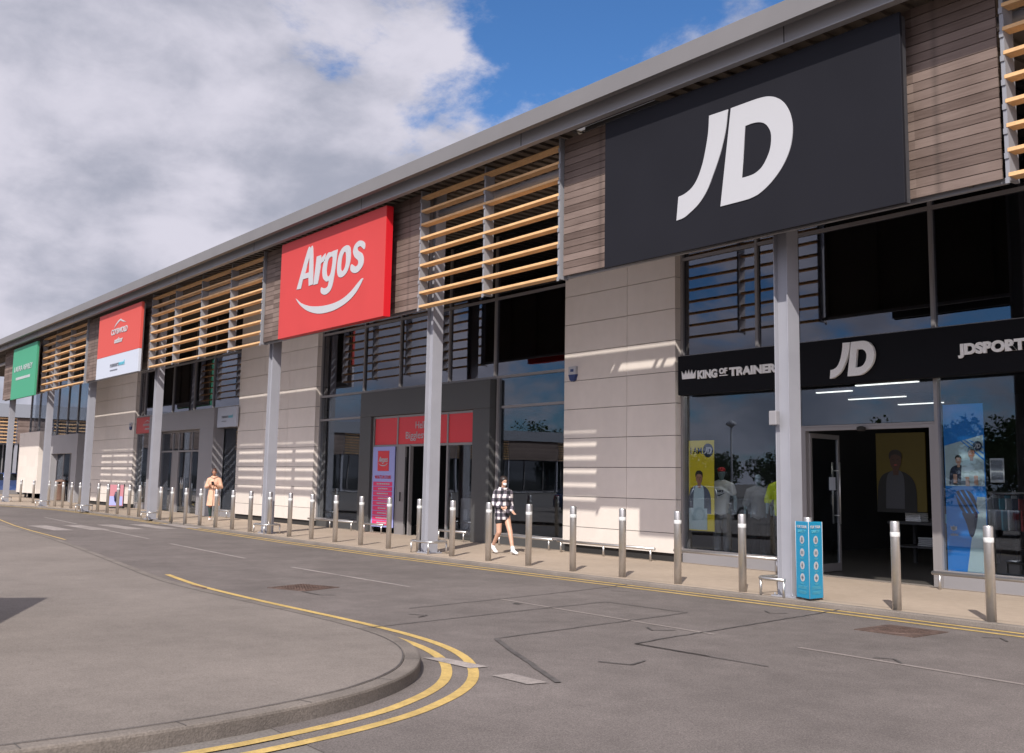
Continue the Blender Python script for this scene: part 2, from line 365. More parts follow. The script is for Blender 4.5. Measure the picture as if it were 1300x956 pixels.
# cloud shade: lit tops, grey bases
n2=wnoise(4.2,8,.52,(5.3,9.2,1.),.2); n3=wnoise(10,8,.6,(1.,5.,3.),.3)
sh=wm('ADD',wm('MULTIPLY',n2,.75),wm('MULTIPLY',n3,.25))
sh=wmr(sh,.36,.62,0,1)
mx=t.nodes.new('ShaderNodeMix'); mx.data_type='RGBA'; L(sh,mx.inputs[0]); mx.inputs[6].default_value=(3.35,3.5,4.3,1); mx.inputs[7].default_value=(6.1,5.95,6.8,1)
mb=t.nodes.new('ShaderNodeMix'); mb.data_type='RGBA'; L(cov,mb.inputs[0]); 
bl=t.nodes.new('ShaderNodeMix'); bl.data_type='RGBA'; bl.blend_type='MULTIPLY'; bl.inputs[0].default_value=1; L(sk.outputs[0],bl.inputs[6]); bl.inputs[7].default_value=(.50,.80,1.12,1)
glow=wm('ADD',1.,wm('MULTIPLY',blob(tuple(sd),.1,1.25),1.9))
gs=t.nodes.new('ShaderNodeVectorMath'); gs.operation='SCALE'; L(mx.outputs[2],gs.inputs[0]); L(glow,gs.inputs['Scale'])
L(bl.outputs[2],mb.inputs[6]); L(gs.outputs[0],mb.inputs[7]); L(mb.outputs[2],bg.inputs['Color'])
S.view_settings.view_transform='Standard'; S.view_settings.look='None'; S.view_settings.exposure=.20; S.view_settings.gamma=1; S.view_settings.use_curve_mapping=False
# ------------------------------------------------------------------ ground
struct(MB().quad((-1500,-1500,-.056),(1500,-1500,-.056),(1500,1500,-.056),(-1500,1500,-.056)).build('ground','lot'))
struct(MB().quad((-90,3,-.052),(30,3,-.052),(30,14,-.052),(-90,14,-.052)).build('road','asphalt'))
KE=[(30,12.6),(5,12.15),(-2,11.98),(-6.3,11.90),(-8.4,11.86),(-11,11.76),(-14.3,11.60),(-19.3,11.47),(-24,11.55),(-28.7,11.78),(-33,12.0),(-37,12.15),(-43,12.28),(-47,12.2),(-50,11.9),(-53,11.2),(-56,10.2),(-60,8.4),(-65,5.5),(-72,1)]
def offs(pts,d):
    P=[Vector(p) for p in pts]; o=[]
    for i,p in enumerate(P):
        v=(P[min(i+1,len(P)-1)]-P[max(i-1,0)]).normalized(); o.append(tuple(p+Vector((-v.y,v.x))*d))
    return o
pv=MB(); pv.prism([(x,y) for x,y in offs(KE,-.13)]+[(-78,1),(-78,40),(30,40)],-.3,0); struct(pv.build('pavement','paving'))
kb=MB(); a=KE; b_=offs(KE,-.13); kb.prism(list(a)+list(b_)[::-1],-.3,.004); struct(kb.build('kerb','kerb',bevel=.012))
# paving joints and edging line
pj=MB()
pj.strip(offs(KE,-.34),.012,.0025); struct(pj.build('paving_joint','kerb'))
# double yellow lines
yl=MB()
for d in (.17,.42): yl.strip(offs(KE,d),.09,-.048)
ISL=[(-45,8.2),(-33.97,6.95),(-26.66,6.50),(-21.80,6.06),(-18.01,5.65),(-15.53,5.38),(-14.40,5.33),(-12.72,5.35),(-11.14,5.42),(-10.18,5.44),(-9.45,5.42),(-8.83,5.34),(-8.28,5.18),(-7.82,4.95),(-7.42,4.67),(-7.14,4.39),(-6.92,4.09),(-6.7,3.7),(-6.5,3.1),(-6.35,2.3),(-6.3,1),(-6.3,-2),(-6.3,-6)]
ISL=[tuple(v) for v in smooth_poly(ISL,(0,len(ISL)-1),3)][:-1]
i1=max(i for i,p in enumerate(ISL) if p[0]<-15.8); i0=max(i for i,p in enumerate(ISL) if p[0]<-9.6)
i2=max(i for i,p in enumerate(ISL) if p[0]<-23.5)
yl.strip(offs(ISL,.44)[i1-1:],.09,-.048); yl.strip(offs(ISL,.22)[i0:],.09,-.048); yl.strip(offs(ISL,.40)[:i2],.06,-.048)
struct(yl.build('double_yellow_line','yellow'))
il=offs(ISL,-.14)
ip=MB(); ip.prism(list(il)+[(-60,-6),(-60,9.2)],-.3,.05); struct(ip.build('island_pavement','island'))
ik=MB(); ik.prism(list(ISL)+list(il)[::-1],-.3,.053); struct(ik.build('island_kerb','kerb_dark',bevel=.02))
ij=MB(); ij.strip(offs(ISL,-.15),.010,.0555)
def cross(mb,inner,outer,z,step=.915,w=.008,face=None):
    d_=0
    for p,q,u,v in zip(inner,inner[1:],outer,outer[1:]):
        p,q,u,v=map(Vector,(p,q,u,v)); l=(q-p).length
        while d_<l:
            t_=d_/l; a_=p.lerp(q,t_); b__=u.lerp(v,t_); mb.strip([tuple(a_),tuple(b__)],w,z); d_+=step
        d_-=l
cross(ij,offs(ISL,-.145),offs(ISL,-.012),.0556); struct(ij.build('island_kerb_joint','seal'))
kj=MB(); cross(kj,offs(KE,-.13),offs(KE,-.01),.0062); struct(kj.build('kerb_joint','kerb_dark'))
# white lines
wl=MB()
for a,b in (((-17.45,8.33),(-13.61,8.39)),((-24.41,8.62),(-19.62,8.40)),((-31.61,9.05),(-26.39,8.78)),((-40,9.6),(-34.5,9.25))): wl.strip([a,b],.075,-.048)
struct(wl.build('centre_line','white_line'))
wl=MB()
for a,b in (((-11.70,8.62),(-7.90,8.66)),((-6.87,8.72),(-4.2,8.74)),((-2.4,8.8),(1,8.85))): wl.strip([a,b],.06,-.048)
struct(wl.build('faded_centre_line','white_faint'))
zb=MB()
for k in range(5):
    y=7.95+k*.98
    if y<12: zb.quad((-33.9,y-.26,-.0475),(-30.9,y-.26,-.0475),(-30.9,y+.26,-.0475),(-33.9,y+.26,-.0475))
zb.quad((-8.22,5.22,-.045),(-7.56,5.28,-.045),(-7.55,5.46,-.045),(-8.13,5.38,-.045))
zb.quad((-7.20,5.24,-.045),(-6.75,5.26,-.045),(-6.72,5.45,-.045),(-7.19,5.44,-.045))
zb.quad((-33.9,11.55,-.044),(-31.2,11.45,-.044),(-31.2,11.68,-.044),(-33.9,11.8,-.044))
struct(zb.build('crossing_marking','white_line'))
se=MB()
def seal(pts,w=.035):
    P_=[Vector((x*1.033,y*1.033)) for x,y in pts]; q_=[]
    for a_,b__ in zip(P_,P_[1:]):
        n_=max(2,int((b__-a_).length/.12)); q_+=[tuple(a_.lerp(b__,k/n_)+Vector((random.gauss(0,.005),random.gauss(0,.005)))) for k in range(n_)]
    q_.append(tuple(P_[-1])); se.strip(q_,w,-.044)
seal([(-11.01,6.79),(-11.50,9.3),(-11.95,11.18)],.022)
seal([(-9.78,5.40),(-10.2,7.9),(-10.41,9.36)],.022); seal([(-10.41,9.36),(-9.08,9.47)],.024); seal([(-9.08,9.47),(-8.55,6.26)],.022); seal([(-8.55,6.26),(-7.6,5.83),(-6.47,5.34)],.055)
seal([(-6.72,7.28),(-7.60,7.22)],.024); seal([(-7.60,7.22),(-7.71,7.68),(-7.84,8.50),(-8.35,11.4)],.024)
seal([(-7.60,7.22),(-6.7,7.28),(-6.09,7.33)],.022)
for p in ([(-10.56,6.50),(-10.36,6.63)],[(-10.36,6.63),(-10.27,6.46)],[(-7.03,6.24),(-6.76,6.38)],[(-6.76,6.38),(-6.86,6.63)],[(-8.39,8.14),(-8.18,8.02),(-8.08,8.25)],[(-11.40,10.37),(-11.20,10.53)],[(-5.90,8.54),(-5.77,8.64),(-5.57,8.47)],[(-6.09,10.69),(-5.96,10.81),(-5.79,10.64)],[(-8.74,10.46),(-8.56,10.32),(-8.45,10.52)],[(-13.3,6.5),(-12.8,6.52),(-12.7,6.7)]): seal(p,.028)
seal([(-10.83,8.2),(-10.74,8.24)],.09)
struct(se.build('bitumen_seal_line','seal'))
def manhole(x,y,rz,label,round_lid):
    o=thing('manhole_cover',label,'manhole cover',(x,y,-.052),rz,'manhole covers in the road')
    MB().box(-.36,.36,-.36,.36,-.02,.007).build('frame','rust',o)
    m=MB()
    if round_lid: m.lathe([(.30,.0),(.30,.011),(.27,.013)],seg=28); 
    else: m.box(-.31,-.005,-.31,.31,0,.012); m.box(.005,.31,-.31,.31,0,.012)
    for i in range(-5,6):
        for j in range(-5,6):
            if not round_lid or i*i+j*j<24: m.box(i*.055-.016,i*.055+.016,j*.055-.016,j*.055+.016,.012,.017)
    m.build('lid','rust',o)
manhole(-14.2,6.98,.38,'rusty rectangular cover near the island with yellow line',False)
manhole(-7.05,10.72,.06,'rusty square cover with a round lid near the pale kerb',True)
g=tag(MB().box(-.22,.22,-.12,.12,-.05,-.042).build('drain_grate','rust'),'small drain grate in the kerb line of the foreground island','drain'); g.location=(-14.9,5.62,0)
for k in range(-4,5): pass
# shallow puddle-like dark patches by the crossing
# ------------------------------------------------------------------ the retail building
B=thing('retail_building','long grey retail building with timber and louvre screens above its shopfronts','building')
RX0,RX1=-76,9
SX=(-14.05,-12.05)  # span of a second roof slot, added to cast light patches on the cladding
rf_=MB(); rf_.box(RX0,RX1,10.9,11.02,7.64,7.93).box(RX0,SX[0],11.02,12.08,7.86,7.93).box(SX[1],RX1,11.02,12.08,7.86,7.93).box(SX[0],SX[1],11.02,11.72,7.86,7.93).box(SX[0],SX[1],11.90,12.08,7.86,7.93).box(RX0,RX1,12.18,40,7.86,7.93)
rf_.box(SX[0],SX[1],12.070,12.079,7.765,7.855)  # baffle added inside the roof to block sky showing through the slots
for x_ in (-13.84,-13.74,-12.62,-12.40): rf_.box(x_-.03,x_+.03,11.72,11.90,7.86,7.92)
rf_.build('roof','roof_metal',B,bevel=.004)
bm_=MB(); bm_.box(RX0,RX1,11.2,11.26,7.475,7.80); bm_.box(RX0,RX1,11.14,11.27,7.46,7.473); bm_.box(RX0,RX1,11.02,11.2,7.79,7.83)
bm_.build('gutter_beam','beam_metal',B)
for i in range(13): x=-3.0-i*5.9; MB().box(x-.006,x+.006,11.196,11.2,7.478,7.79).build('gutter_joint','dark',B)
sf=MB(); sf.box(RX0,SX[0],11.27,12.19,7.74,7.76).box(SX[1],RX1,11.27,12.19,7.74,7.76).box(SX[0],SX[1],11.27,11.80,7.74,7.76).box(SX[0],SX[1],12.09,12.19,7.74,7.76).box(RX0,RX1,12.37,15.6,7.74,7.76)
x=RX0
while x<RX1:
    if not (SX[0]-.14<x<SX[1]): sf.box(x,x+.14,11.28,12.18,7.69,7.739)
    sf.box(x,x+.14,12.40,15.4,7.69,7.741); x+=.30
sf.build('soffit','soffit',B)
# cladding
def cladding(x0,x1,name='cladding_wall',joints=()):
    w=MB(); zs=[.16,.55,1.20,1.83,2.46,3.10,3.73,4.36,5.0,5.64,6.28,6.92,7.6]
    xs=[x0]+list(joints)+[x1]
    for a,b in zip(zs,zs[1:]):
        for c,d in zip(xs,xs[1:]):
            w.box(c+(.005 if c!=x0 else 0),d-(.005 if d!=x1 else 0),15.2,15.25,a+.006,b-.006)
        w.box(x1-.05,x1-.001,15.256,15.5,a+.006,b-.006); w.box(x0+.001,x0+.05,15.256,15.5,a+.006,b-.006)
    o=w.build(name,'cladding',B)
    MB().box(x0+.02,x1-.02,15.254,15.6,.0,7.6).build('wall_backing','dark',o)
    return o
cladding(-18.32,-14.88,joints=(-16.28,))
cladding(-36.75,-30.62,joints=(-34.6,-32.6))
cladding(-55.1,-48.55,joints=(-52.9,-50.7))
MB().box(-69.2,-65.0,14.9,15.0,.3,3.8).box(-65.0,-64.4,14.9,15.9,.3,3.8).build('cladding_wall','cladding',B)
MB().box(-3.9,9,15.2,15.6,0,7.6).build('cladding_wall','cladding',B)
# columns
colx=[-9.67,-18.94,-26.98,-36.33,-44.35,-50.9,-58.45,-67,-1.6,6.5]
def column(x):
    c=MB(); y0,y1=12.0,12.25; w=.122; f=.018; z0,z1=0,7.7
    c.box(x-w,x-w+f,y0,y1,z0,z1); c.box(x+w-f,x+w,y0,y1,z0,z1); c.box(x-w+f,x+w-f,y0+.07,y1-.07,z0,z1)
    c.box(x-.19,x+.19,y0-.06,y1+.06,.0,.02)
    for bx in (-.15,.15):
        for by in (y0-.03,y1+.03): c.tube([(x+bx,by,.02),(x+bx,by,.05)],.012,6)
    return c.build('column','steel_paint',B)
for x in colx:
    q_=column(x)
    MB().box(x-.16,x-.128,12.02,12.24,6.95,7.45).box(x-.24,x-.16,12.06,12.2,7.02,7.30).build('column_bracket','portal_pale',q_)
MB().box(-9.83,-9.70,11.90,11.985,2.36,2.56).build('column_lamp','portal_grey',q_,bevel=.01)
tb=MB()
for a,b in zip(sorted(colx),sorted(colx)[1:]): tb.tube([(a+.13,12.13,7.17),(b-.13,12.13,7.17)],.085,12)
tb.build('tie_beam','bracket',B)
# timber and louvres
def timber(x0,x1):
    m=MB(); z=5.09; k=0
    while z<7.55:
        m.box(x0,x1,11.70,11.722,z+.005,z+.1235-.005); z+=.1235; k+=1
    o=m.build('timber_panel','timber',B)
    b=MB(); b.box(x0+.02,x1-.02,11.724,11.73,5.10,7.56)
    x=x0+.1
    while x<x1: b.box(x-.03,x+.03,11.73,11.80,5.10,7.56); x+=1.24
    b.build('batten','soffit',o)
    MB().box(x0,x1,11.80,11.86,5.06,5.12).build('bottom_rail','bracket',o)
for a,b in ((-14.17,-6.20),(-26.86,-18.93),(-43.8,-36.12),(-58.82,-51.0)): timber(a,b)
def louvre(x0,x1,sup):
    s=MB()
    for k in range(9):
        z=5.105+k*.2925
        mt=Matrix.Translation((0,11.64,z))@Matrix.Rotation(R(-4),4,'X')
        s.box(x0+.03,x1-.03,-.01,.142,-.024,.025,mt)
    o=s.build('louvre_screen','slat',B,bevel=.004)
    for x in sup:
        f=MB(); f.box(x-.025,x+.025,11.64,11.85,5.04,7.60)
        for k in range(9):
            z=5.105+k*.2925; f.box(x-.0245,x+.0245,11.622,11.6395,z-.10,z-.032)
        f.build('louvre_support','bracket',o)
louvre(-18.87,-14.22,(-18.86,-16.52,-14.23))
louvre(-36.06,-26.90,(-36.05,-33.75,-31.45,-29.15,-26.91))
louvre(-50.85,-43.88,(-50.84,-48.6,-46.25,-43.89))
louvre(-6.12,-1.4,(-6.10,-3.8,-1.42))
# glazing -------------------------------------------------------------
G=15.40
def shopfront(cells,mull,trans,x0,x1,mat_f='frame',plinth=True):
    """frame mesh with mullions/transoms; each pane a child"""
    f=MB()
    for (x,a,b) in mull: f.box(x-.03,x+.03,G-.05,G+.07,a,b)
    for (z,a,b) in trans: f.box(a,b,G-.043,G+.06,z-.03,z+.03)
    o=f.build('shopfront_window',mat_f,B)
    for (a,b,c,d) in cells:
        MB().box(a+.01,b-.01,G,G+.012,c+.01,d-.01).build('pane','glass_dark' if c>=3.9 else 'glass',o)
    return o
# sportswear shop
MX=[-14.88,-12.10,-9.37,-6.6,-3.9]
ml=[(x,4.0,7.6) for x in (-14.85,-12.94,-12.06,-9.37,-6.6,-3.93)]+[(-14.85,.2,3.25),(-12.06,.0,3.25),(-9.37,.0,3.25),(-6.6,.2,3.25),(-3.93,.2,3.25)]
xs=[-14.85,-12.94,-12.06,-9.37,-6.6,-3.93]
cl=[(a,b,c,d) for a,b in zip(xs,xs[1:]) for c,d in ((4.0,6.0),(6.0,7.6))]
cl+=[(-14.85,-12.06,.25,3.25),(-12.06,-9.37,2.56,3.25),(-9.37,-6.6,.25,3.25),(-6.6,-3.93,.25,3.25)]
w1=shopfront(cl,ml,[(6.0,-14.85,-3.93),(2.50,-12.06,-9.37),(.235,-14.85,-12.06),(.235,-9.37,-3.93),(4.02,-14.85,-3.93)],0,0)
for a_ in ((-14.86,-12.03),(-9.40,-3.9)): MB().box(*a_,G-.03,G+.05,0,.205).build('plinth_panel','portal_grey',w1)
MB().box(-12.03,-9.40,G-.06,G+.05,2.532,2.56).box(-11.98,-11.88,G-.04,G+.06,0,2.47).box(-9.50,-9.40,G-.04,G+.06,0,2.47).build('door_jamb','frame',w1)
MB().lathe([(.0,2.44),(.07,2.44),(.075,2.50),(.03,2.52)],-10.7,G-.10,16).build('door_sensor','dark',w1)
MB().box(-12.0,-9.42,G-.08,G+.08,.001,.012).build('threshold','kerb',w1)
dl=bpy.data.objects.new('shop_door',None); C.objects.link(dl); dl.parent=B; dl.location=(-11.87,G+.05,0); dl.rotation_euler=(0,0,R(98))
MB().box(0,.06,-.02,.02,.02,2.44).box(.98,1.04,-.02,.02,.02,2.44).box(.06,.98,-.02,.02,.02,.16).box(.06,.98,-.02,.02,2.36,2.44).build('door_frame','frame',dl)
MB().box(.06,.98,-.006,.006,.16,2.36).build('door_glass','glass',dl)
MB().tube([(.93,-.07,.85),(.93,-.07,1.95)],.014,8).tube([(.93,.07,.85),(.93,.07,1.95)],.014,8).tube([(.93,-.07,1.0),(.93,.07,1.0)],.01,6).tube([(.93,-.07,1.8),(.93,.07,1.8)],.01,6).build('door_handle','stainless',dl)
MB().box(.66,.88,-.012,-.008,1.45,1.68).build('door_notice','pale_white',dl)
# catalogue shop
xs=[-30.60,-27.84,-25.77,-23.27,-21.22,-18.36]
ml=[(x,4.0,7.6) for x in xs]+[(x,.2,4.0) for x in (-30.6,-27.72,-21.08,-18.36)]
cl=[(a,b,c,d) for a,b in zip(xs,xs[1:]) for c,d in ((4.03,6.0),(6.0,7.6))]
cl+=[(a,b,c,d) for a,b in ((-30.6,-27.5),(-21.2,-18.36)) for c,d in ((3.29,4.03),(.25,3.29))]
w2=shopfront(cl,ml,[(6.0,-30.6,-18.36),(4.03,-30.6,-18.36),(3.29,-30.6,-27.2),(3.29,-20.9,-18.36),(.235,-30.6,-27.2),(.235,-20.9,-18.36)],0,0)
for a_ in ((-30.6,-27.2),(-20.9,-18.36)): MB().box(*a_,G-.03,G+.05,0,.205).build('plinth_panel','portal_dark',w2)
p=MB(); p.box(-27.65,-27.0,15.18,15.38,0,3.27).box(-21.87,-21.15,15.18,15.38,0,3.27).box(-27.65,-21.15,15.18,15.38,3.27,3.98)
P2=p.build('entrance_portal','portal_dark',B,bevel=.008)
d=MB()
for x in (-26.96,-25.63,-23.11,-21.92): d.box(x-.03,x+.03,15.26,15.34,0,3.25)
for z in (3.23,2.42): d.box(-26.96,-21.9,15.265,15.335,z-.03,z+.03)
d.box(-25.63,-25.2,15.27,15.33,0,2.42).box(-24.95,-24.89,15.24,15.34,0,2.42)
d.build('door_frame','frame',P2)
MB().box(-23.1,-21.93,15.29,15.30,.05,2.4).build('door_glass','glass',P2)
MB().box(-25.14,-25.08,15.235,15.25,.3,2.1).build('door_brush','black_cloth',P2)
MB().tube([(-25.3,15.2,.9),(-25.3,15.2,1.15)],.02,8).build('door_handle','black_cloth',P2)
# outdoor shop
xs=[-48.5,-47.75,-45.9,-44.2,-41.70,-39.70,-36.80]
ml=[(x,4.0,7.6) for x in xs]+[(x,.2,4.0) for x in (-48.5,-45.75,-38.6,-36.8)]
cl=[(a,b,c,d) for a,b in zip(xs,xs[1:]) for c,d in ((4.05,6.05),(6.05,7.6))]
cl+=[(-48.5,-45.75,.25,4.0),(-38.6,-36.8,.25,4.0)]
w3=shopfront(cl,ml,[(6.05,-48.5,-36.8),(4.05,-48.5,-36.8),(3.28,-48.5,-45.7),(3.28,-38.6,-36.8),(.235,-48.5,-45.7),(.235,-38.6,-36.8)],0,0)
for a_ in ((-48.5,-45.6),(-38.7,-36.8)): MB().box(*a_,G-.03,G+.05,0,.205).build('plinth_panel','portal_grey',w3)
p=MB(); p.box(-45.75,-45.0,14.95,15.38,0,3.27).box(-39.85,-38.45,14.95,15.38,0,3.27).box(-45.75,-38.45,14.95,15.38,3.27,4.0)
P3=p.build('entrance_portal','portal_grey',B,bevel=.008)
d=MB()
for x in (-44.97,-43.6,-42.9,-41.45,-39.9): d.box(x-.03,x+.03,15.26,15.34,0,3.25)
for z in (3.23,2.45): d.box(-45,-39.88,15.265,15.335,z-.035,z+.035)
d.box(-43.6,-42.95,15.27,15.32,0,2.42)
d.build('door_frame','frame',P3)
MB().box(-45,-43.63,15.29,15.30,.05,2.4).box(-41.4,-39.9,15.29,15.30,.05,2.4).box(-45,-39.9,15.29,15.30,2.5,3.2).box(-42.85,-41.5,15.32,15.33,.05,2.4).build('door_glass','glass',P3)
for x in (-42.3,-42.12): MB().tube([(x,15.22,.95),(x,15.22,1.4)],.018,8).build('door_handle','stainless',P3)
# homeware shop
xs=[-69.0,-66.9,-64.8,-62.7,-60.6,-58.6,-56.8,-55.1]
ml=[(x,3.5,7.6) for x in xs]+[(-69,.0,3.5),(-64.2,0,3.5),(-55.1,.2,3.5)]
cl=[(a,b,3.5,6.3) for a,b in zip(xs,xs[1:])]+[(a,b,6.3,7.6) for a,b in zip(xs,xs[1:])]+[(-56.8,-55.1,.25,3.5),(-64.2,-62.8,.25,3.5)]
w4=shopfront(cl,ml,[(6.3,-69,-55.1),(3.5,-69,-55.1)],0,0)
p=MB(); p.box(-62.9,-61.8,14.95,15.38,0,2.5).box(-57.7,-56.7,14.95,15.38,0,2.5).box(-62.9,-56.7,14.95,15.38,2.5,3.5)
P4=p.build('entrance_portal','portal_pale',B,bevel=.008)
for x in (-61.77,-60.4,-59.1,-57.73): MB().box(x-.04,x+.04,15.26,15.34,0,2.5).build('door_mullion','frame',P4)
MB().box(-61.75,-57.75,15.29,15.30,.05,2.48).build('door_glass','glass',P4)
for x in (-59.9,-59.6): MB().tube([(x,15.2,.95),(x,15.2,1.3)],.02,8).build('door_handle','stainless',P4)
# interiors: floor, ceiling, partitions
I=MB()
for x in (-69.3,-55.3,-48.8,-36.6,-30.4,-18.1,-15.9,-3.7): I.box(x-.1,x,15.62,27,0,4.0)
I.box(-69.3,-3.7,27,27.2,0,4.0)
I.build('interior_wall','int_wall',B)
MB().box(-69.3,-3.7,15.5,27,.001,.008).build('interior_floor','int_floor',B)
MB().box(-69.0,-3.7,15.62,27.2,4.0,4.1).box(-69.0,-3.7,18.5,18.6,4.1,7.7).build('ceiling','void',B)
MB().box(9,9.2,15,40,0,7.86).box(-69.5,9,39.8,40,0,7.86).box(-69.5,-69.3,15.7,40,0,7.86).build('outer_wall','portal_pale',B)
# ------------------------------------------------------------------ signs
def back(o,x0,x1,y0,y1,z0,z1,m,name='panel',bevel=.006): return MB().box(x0,x1,y0,y1,z0,z1).build(name,m,o,bevel=bevel)
J=[(-10.399,6.909),(-10.036,6.905),(-10.076,6.636),(-10.142,6.406),(-10.223,6.203),(-10.336,5.982),(-10.451,5.783),(-10.615,5.618),(-10.815,5.507),(-10.93,5.463),(-11.069,5.45),(-11.027,5.808),(-10.897,5.829),(-10.746,5.896),(-10.629,6.021),(-10.529,6.225),(-10.461,6.460),(-10.417,6.675)]
D=[(-9.979,6.907),(-9.688,6.911),(-9.479,6.911),(-9.304,6.891),(-9.161,6.834),(-9.035,6.728),(-8.941,6.572),(-8.896,6.397),(-8.898,6.236),(-8.937,6.061),(-9.023,5.897),(-9.138,5.761),(-9.296,5.633),(-9.471,5.540),(-9.619,5.505),(-9.768,5.496),(-10.192,5.494)]
H=[(-9.713,6.573),(-9.573,6.577),(-9.440,6.554),(-9.339,6.491),(-9.269,6.378),(-9.257,6.257),(-9.282,6.122),(-9.348,5.997),(-9.436,5.899),(-9.554,5.843),(-9.673,5.829),(-9.793,5.829)]
def jd(cx,z0,h,ext):
    k=h/1.46
    f=lambda L_:[((u+9.98)*k+cx,(v-5.45)*k+z0) for u,v in L_]
    return shape_mesh([smooth_poly(f(J),(0,1,10,11)),smooth_poly(f(D),(0,16,1)),smooth_poly(f(H),(0,11))],ext)
o=thing('shop_sign','huge black rectangular sign with slanted white two-letter logo on the timber','shop sign',group='large sign panels on the upper facade')
back(o,-12.70,-7.24,11.35,11.40,4.96,7.40,'jd_black')
MB().box(-12.68,-7.26,11.402,11.50,4.98,7.38).build('return_frame','frame_dark',o)
put(jd(-9.98,5.45,1.46,.012),'lettering','white',o,11.338)
# red catalogue sign
o=thing('shop_sign','bright red sign with white lettering over a white curved smile','shop sign',group='large sign panels on the upper facade')
back(o,-25.04,-19.74,11.30,11.31,4.97,7.41,'argos_red'); back(o,-25.04,-19.74,11.311,11.48,4.97,7.41,'argos_side','sign_tray')
A_=[(-24.05,6.12),(-23.52,7.03),(-23.37,7.06),(-23.23,7.03),(-23.14,6.13),(-23.38,6.12),(-23.41,6.33),(-23.71,6.33),(-23.80,6.11)]
Ah=[(-23.62,6.46),(-23.40,6.83),(-23.40,6.46)]
r_=[(-23.13,6.11),(-23.01,6.79),(-22.79,6.79),(-22.78,6.71),(-22.56,6.80),(-22.57,6.62),(-22.76,6.58),(-22.80,6.43),(-22.89,6.11)]
g_=[(-22.15,6.79),(-21.94,6.79),(-21.99,6.50),(-22.10,6.05),(-22.22,5.86),(-22.47,5.79),(-22.70,5.86),(-22.71,5.99),(-22.55,5.95),(-22.38,5.97),(-22.33,6.10),(-22.45,6.10),(-22.63,6.21),(-22.68,6.41),(-22.60,6.63),(-22.43,6.78),(-22.25,6.78)]
gh=[(-22.30,6.66),(-22.17,6.63),(-22.22,6.34),(-22.30,6.22),(-22.42,6.23),(-22.46,6.38),(-22.41,6.57)]
o_=[(-21.60,6.81),(-21.42,6.80),(-21.31,6.70),(-21.29,6.44),(-21.41,6.20),(-21.63,6.10),(-21.84,6.13),(-21.93,6.30),(-21.90,6.56),(-21.78,6.74)]
oh=[(-21.60,6.67),(-21.52,6.63),(-21.51,6.41),(-21.58,6.27),(-21.69,6.24),(-21.74,6.32),(-21.71,6.53)]
s_=[(-20.65,6.58),(-20.83,6.68),(-20.95,6.67),(-20.95,6.60),(-20.75,6.50),(-20.67,6.36),(-20.70,6.22),(-20.89,6.11),(-21.11,6.11),(-21.27,6.20),(-21.24,6.33),(-21.05,6.25),(-20.93,6.28),(-20.93,6.37),(-21.10,6.48),(-21.18,6.62),(-21.10,6.76),(-20.88,6.82),(-20.65,6.73)]
sm=[(-24.07,5.90),(-23.75,5.74),(-23.26,5.61),(-22.67,5.54),(-22.10,5.53),(-21.62,5.58),(-21.22,5.70),(-20.89,5.86),(-20.72,5.93),(-20.68,5.89),(-20.93,5.67),(-21.32,5.49),(-21.85,5.38),(-22.34,5.35),(-22.85,5.38),(-23.39,5.51),(-23.81,5.70),(-24.03,5.86)]
def argos(cx,zc,k,ext):
    f=lambda L_,c=(),n=4:[((u+22.4)*k+cx,(v-6.2)*k+zc) for u,v in smooth_poly(L_,c,n)]
    return shape_mesh([f(A_,(0,4,5,6,7,8)),f(Ah,(0,1,2)),f(r_,(0,1,2,3,4,5,8)),f(g_,(0,1)),f(gh),f(o_),f(oh),f(s_),f(sm,(0,))],ext)
put(argos(-22.4,6.2,1,.012),'lettering','white',o,11.289)
# salmon and white sign
o=thing('shop_sign','two-tone sign, salmon red above white, with a mountain outline','shop sign',group='large sign panels on the upper facade')
back(o,-41.0,-36.14,11.30,11.40,5.73,7.33,'cots_red'); back(o,-41.0,-36.14,11.30,11.40,4.95,5.726,'pale_white','lower_panel')
back(o,-40.9,-36.2,11.402,11.46,5.0,7.3,'bracket','return_frame')
put(text_mesh('COTSWOLD',-39.37,6.47,1.86,.20,.03,0,.01),'lettering','white',o,11.288)
put(text_mesh('outdoor',-38.94,6.14,.96,.19,.03,0,.01),'lettering','white',o,11.288)
put(shape_mesh([[(-39.1,6.70),(-38.85,6.80),(-38.5,6.90),(-38.36,6.92),(-38.1,6.85),(-37.7,6.80),(-38.1,6.90),(-38.36,6.985),(-38.6,6.95),(-38.9,6.84)]],.01),'mountain_outline','white',o,11.288)
put(text_mesh('runners',-39.26,5.30,1.0,.17,.01,0,.01),'lettering','grey_ink',o,11.288)
put(text_mesh('need',-38.24,5.30,.62,.17,.01,0,.01),'lettering','teal',o,11.288)
put(MB().box(-39.26,-38.4,0,.01,5.16,5.20).build('x','grey_ink').data,'strapline','grey_ink',o,11.288)
for q in [q for q in C.objects if q.name=='x']: bpy.data.objects.remove(q)
# green sign
o=thing('shop_sign','sage green sign with fine white lettering, farthest along the facade','shop sign',group='large sign panels on the upper facade')
back(o,-55.1,-50.5,11.30,11.40,4.9,7.32,'green'); back(o,-55.0,-50.6,11.402,11.46,4.95,7.28,'bracket','return_frame')
put(text_mesh('LAURA ASHLEY',-54.6,6.18,3.5,.26,.0,0,.01),'lettering','white',o,11.288)
m=MB(); x=-54.2
while x<-51.4: w_=random.uniform(.1,.22); m.box(x,x+w_,11.289,11.299,5.78,5.90); x+=w_+.07
m.build('strapline','white',o)
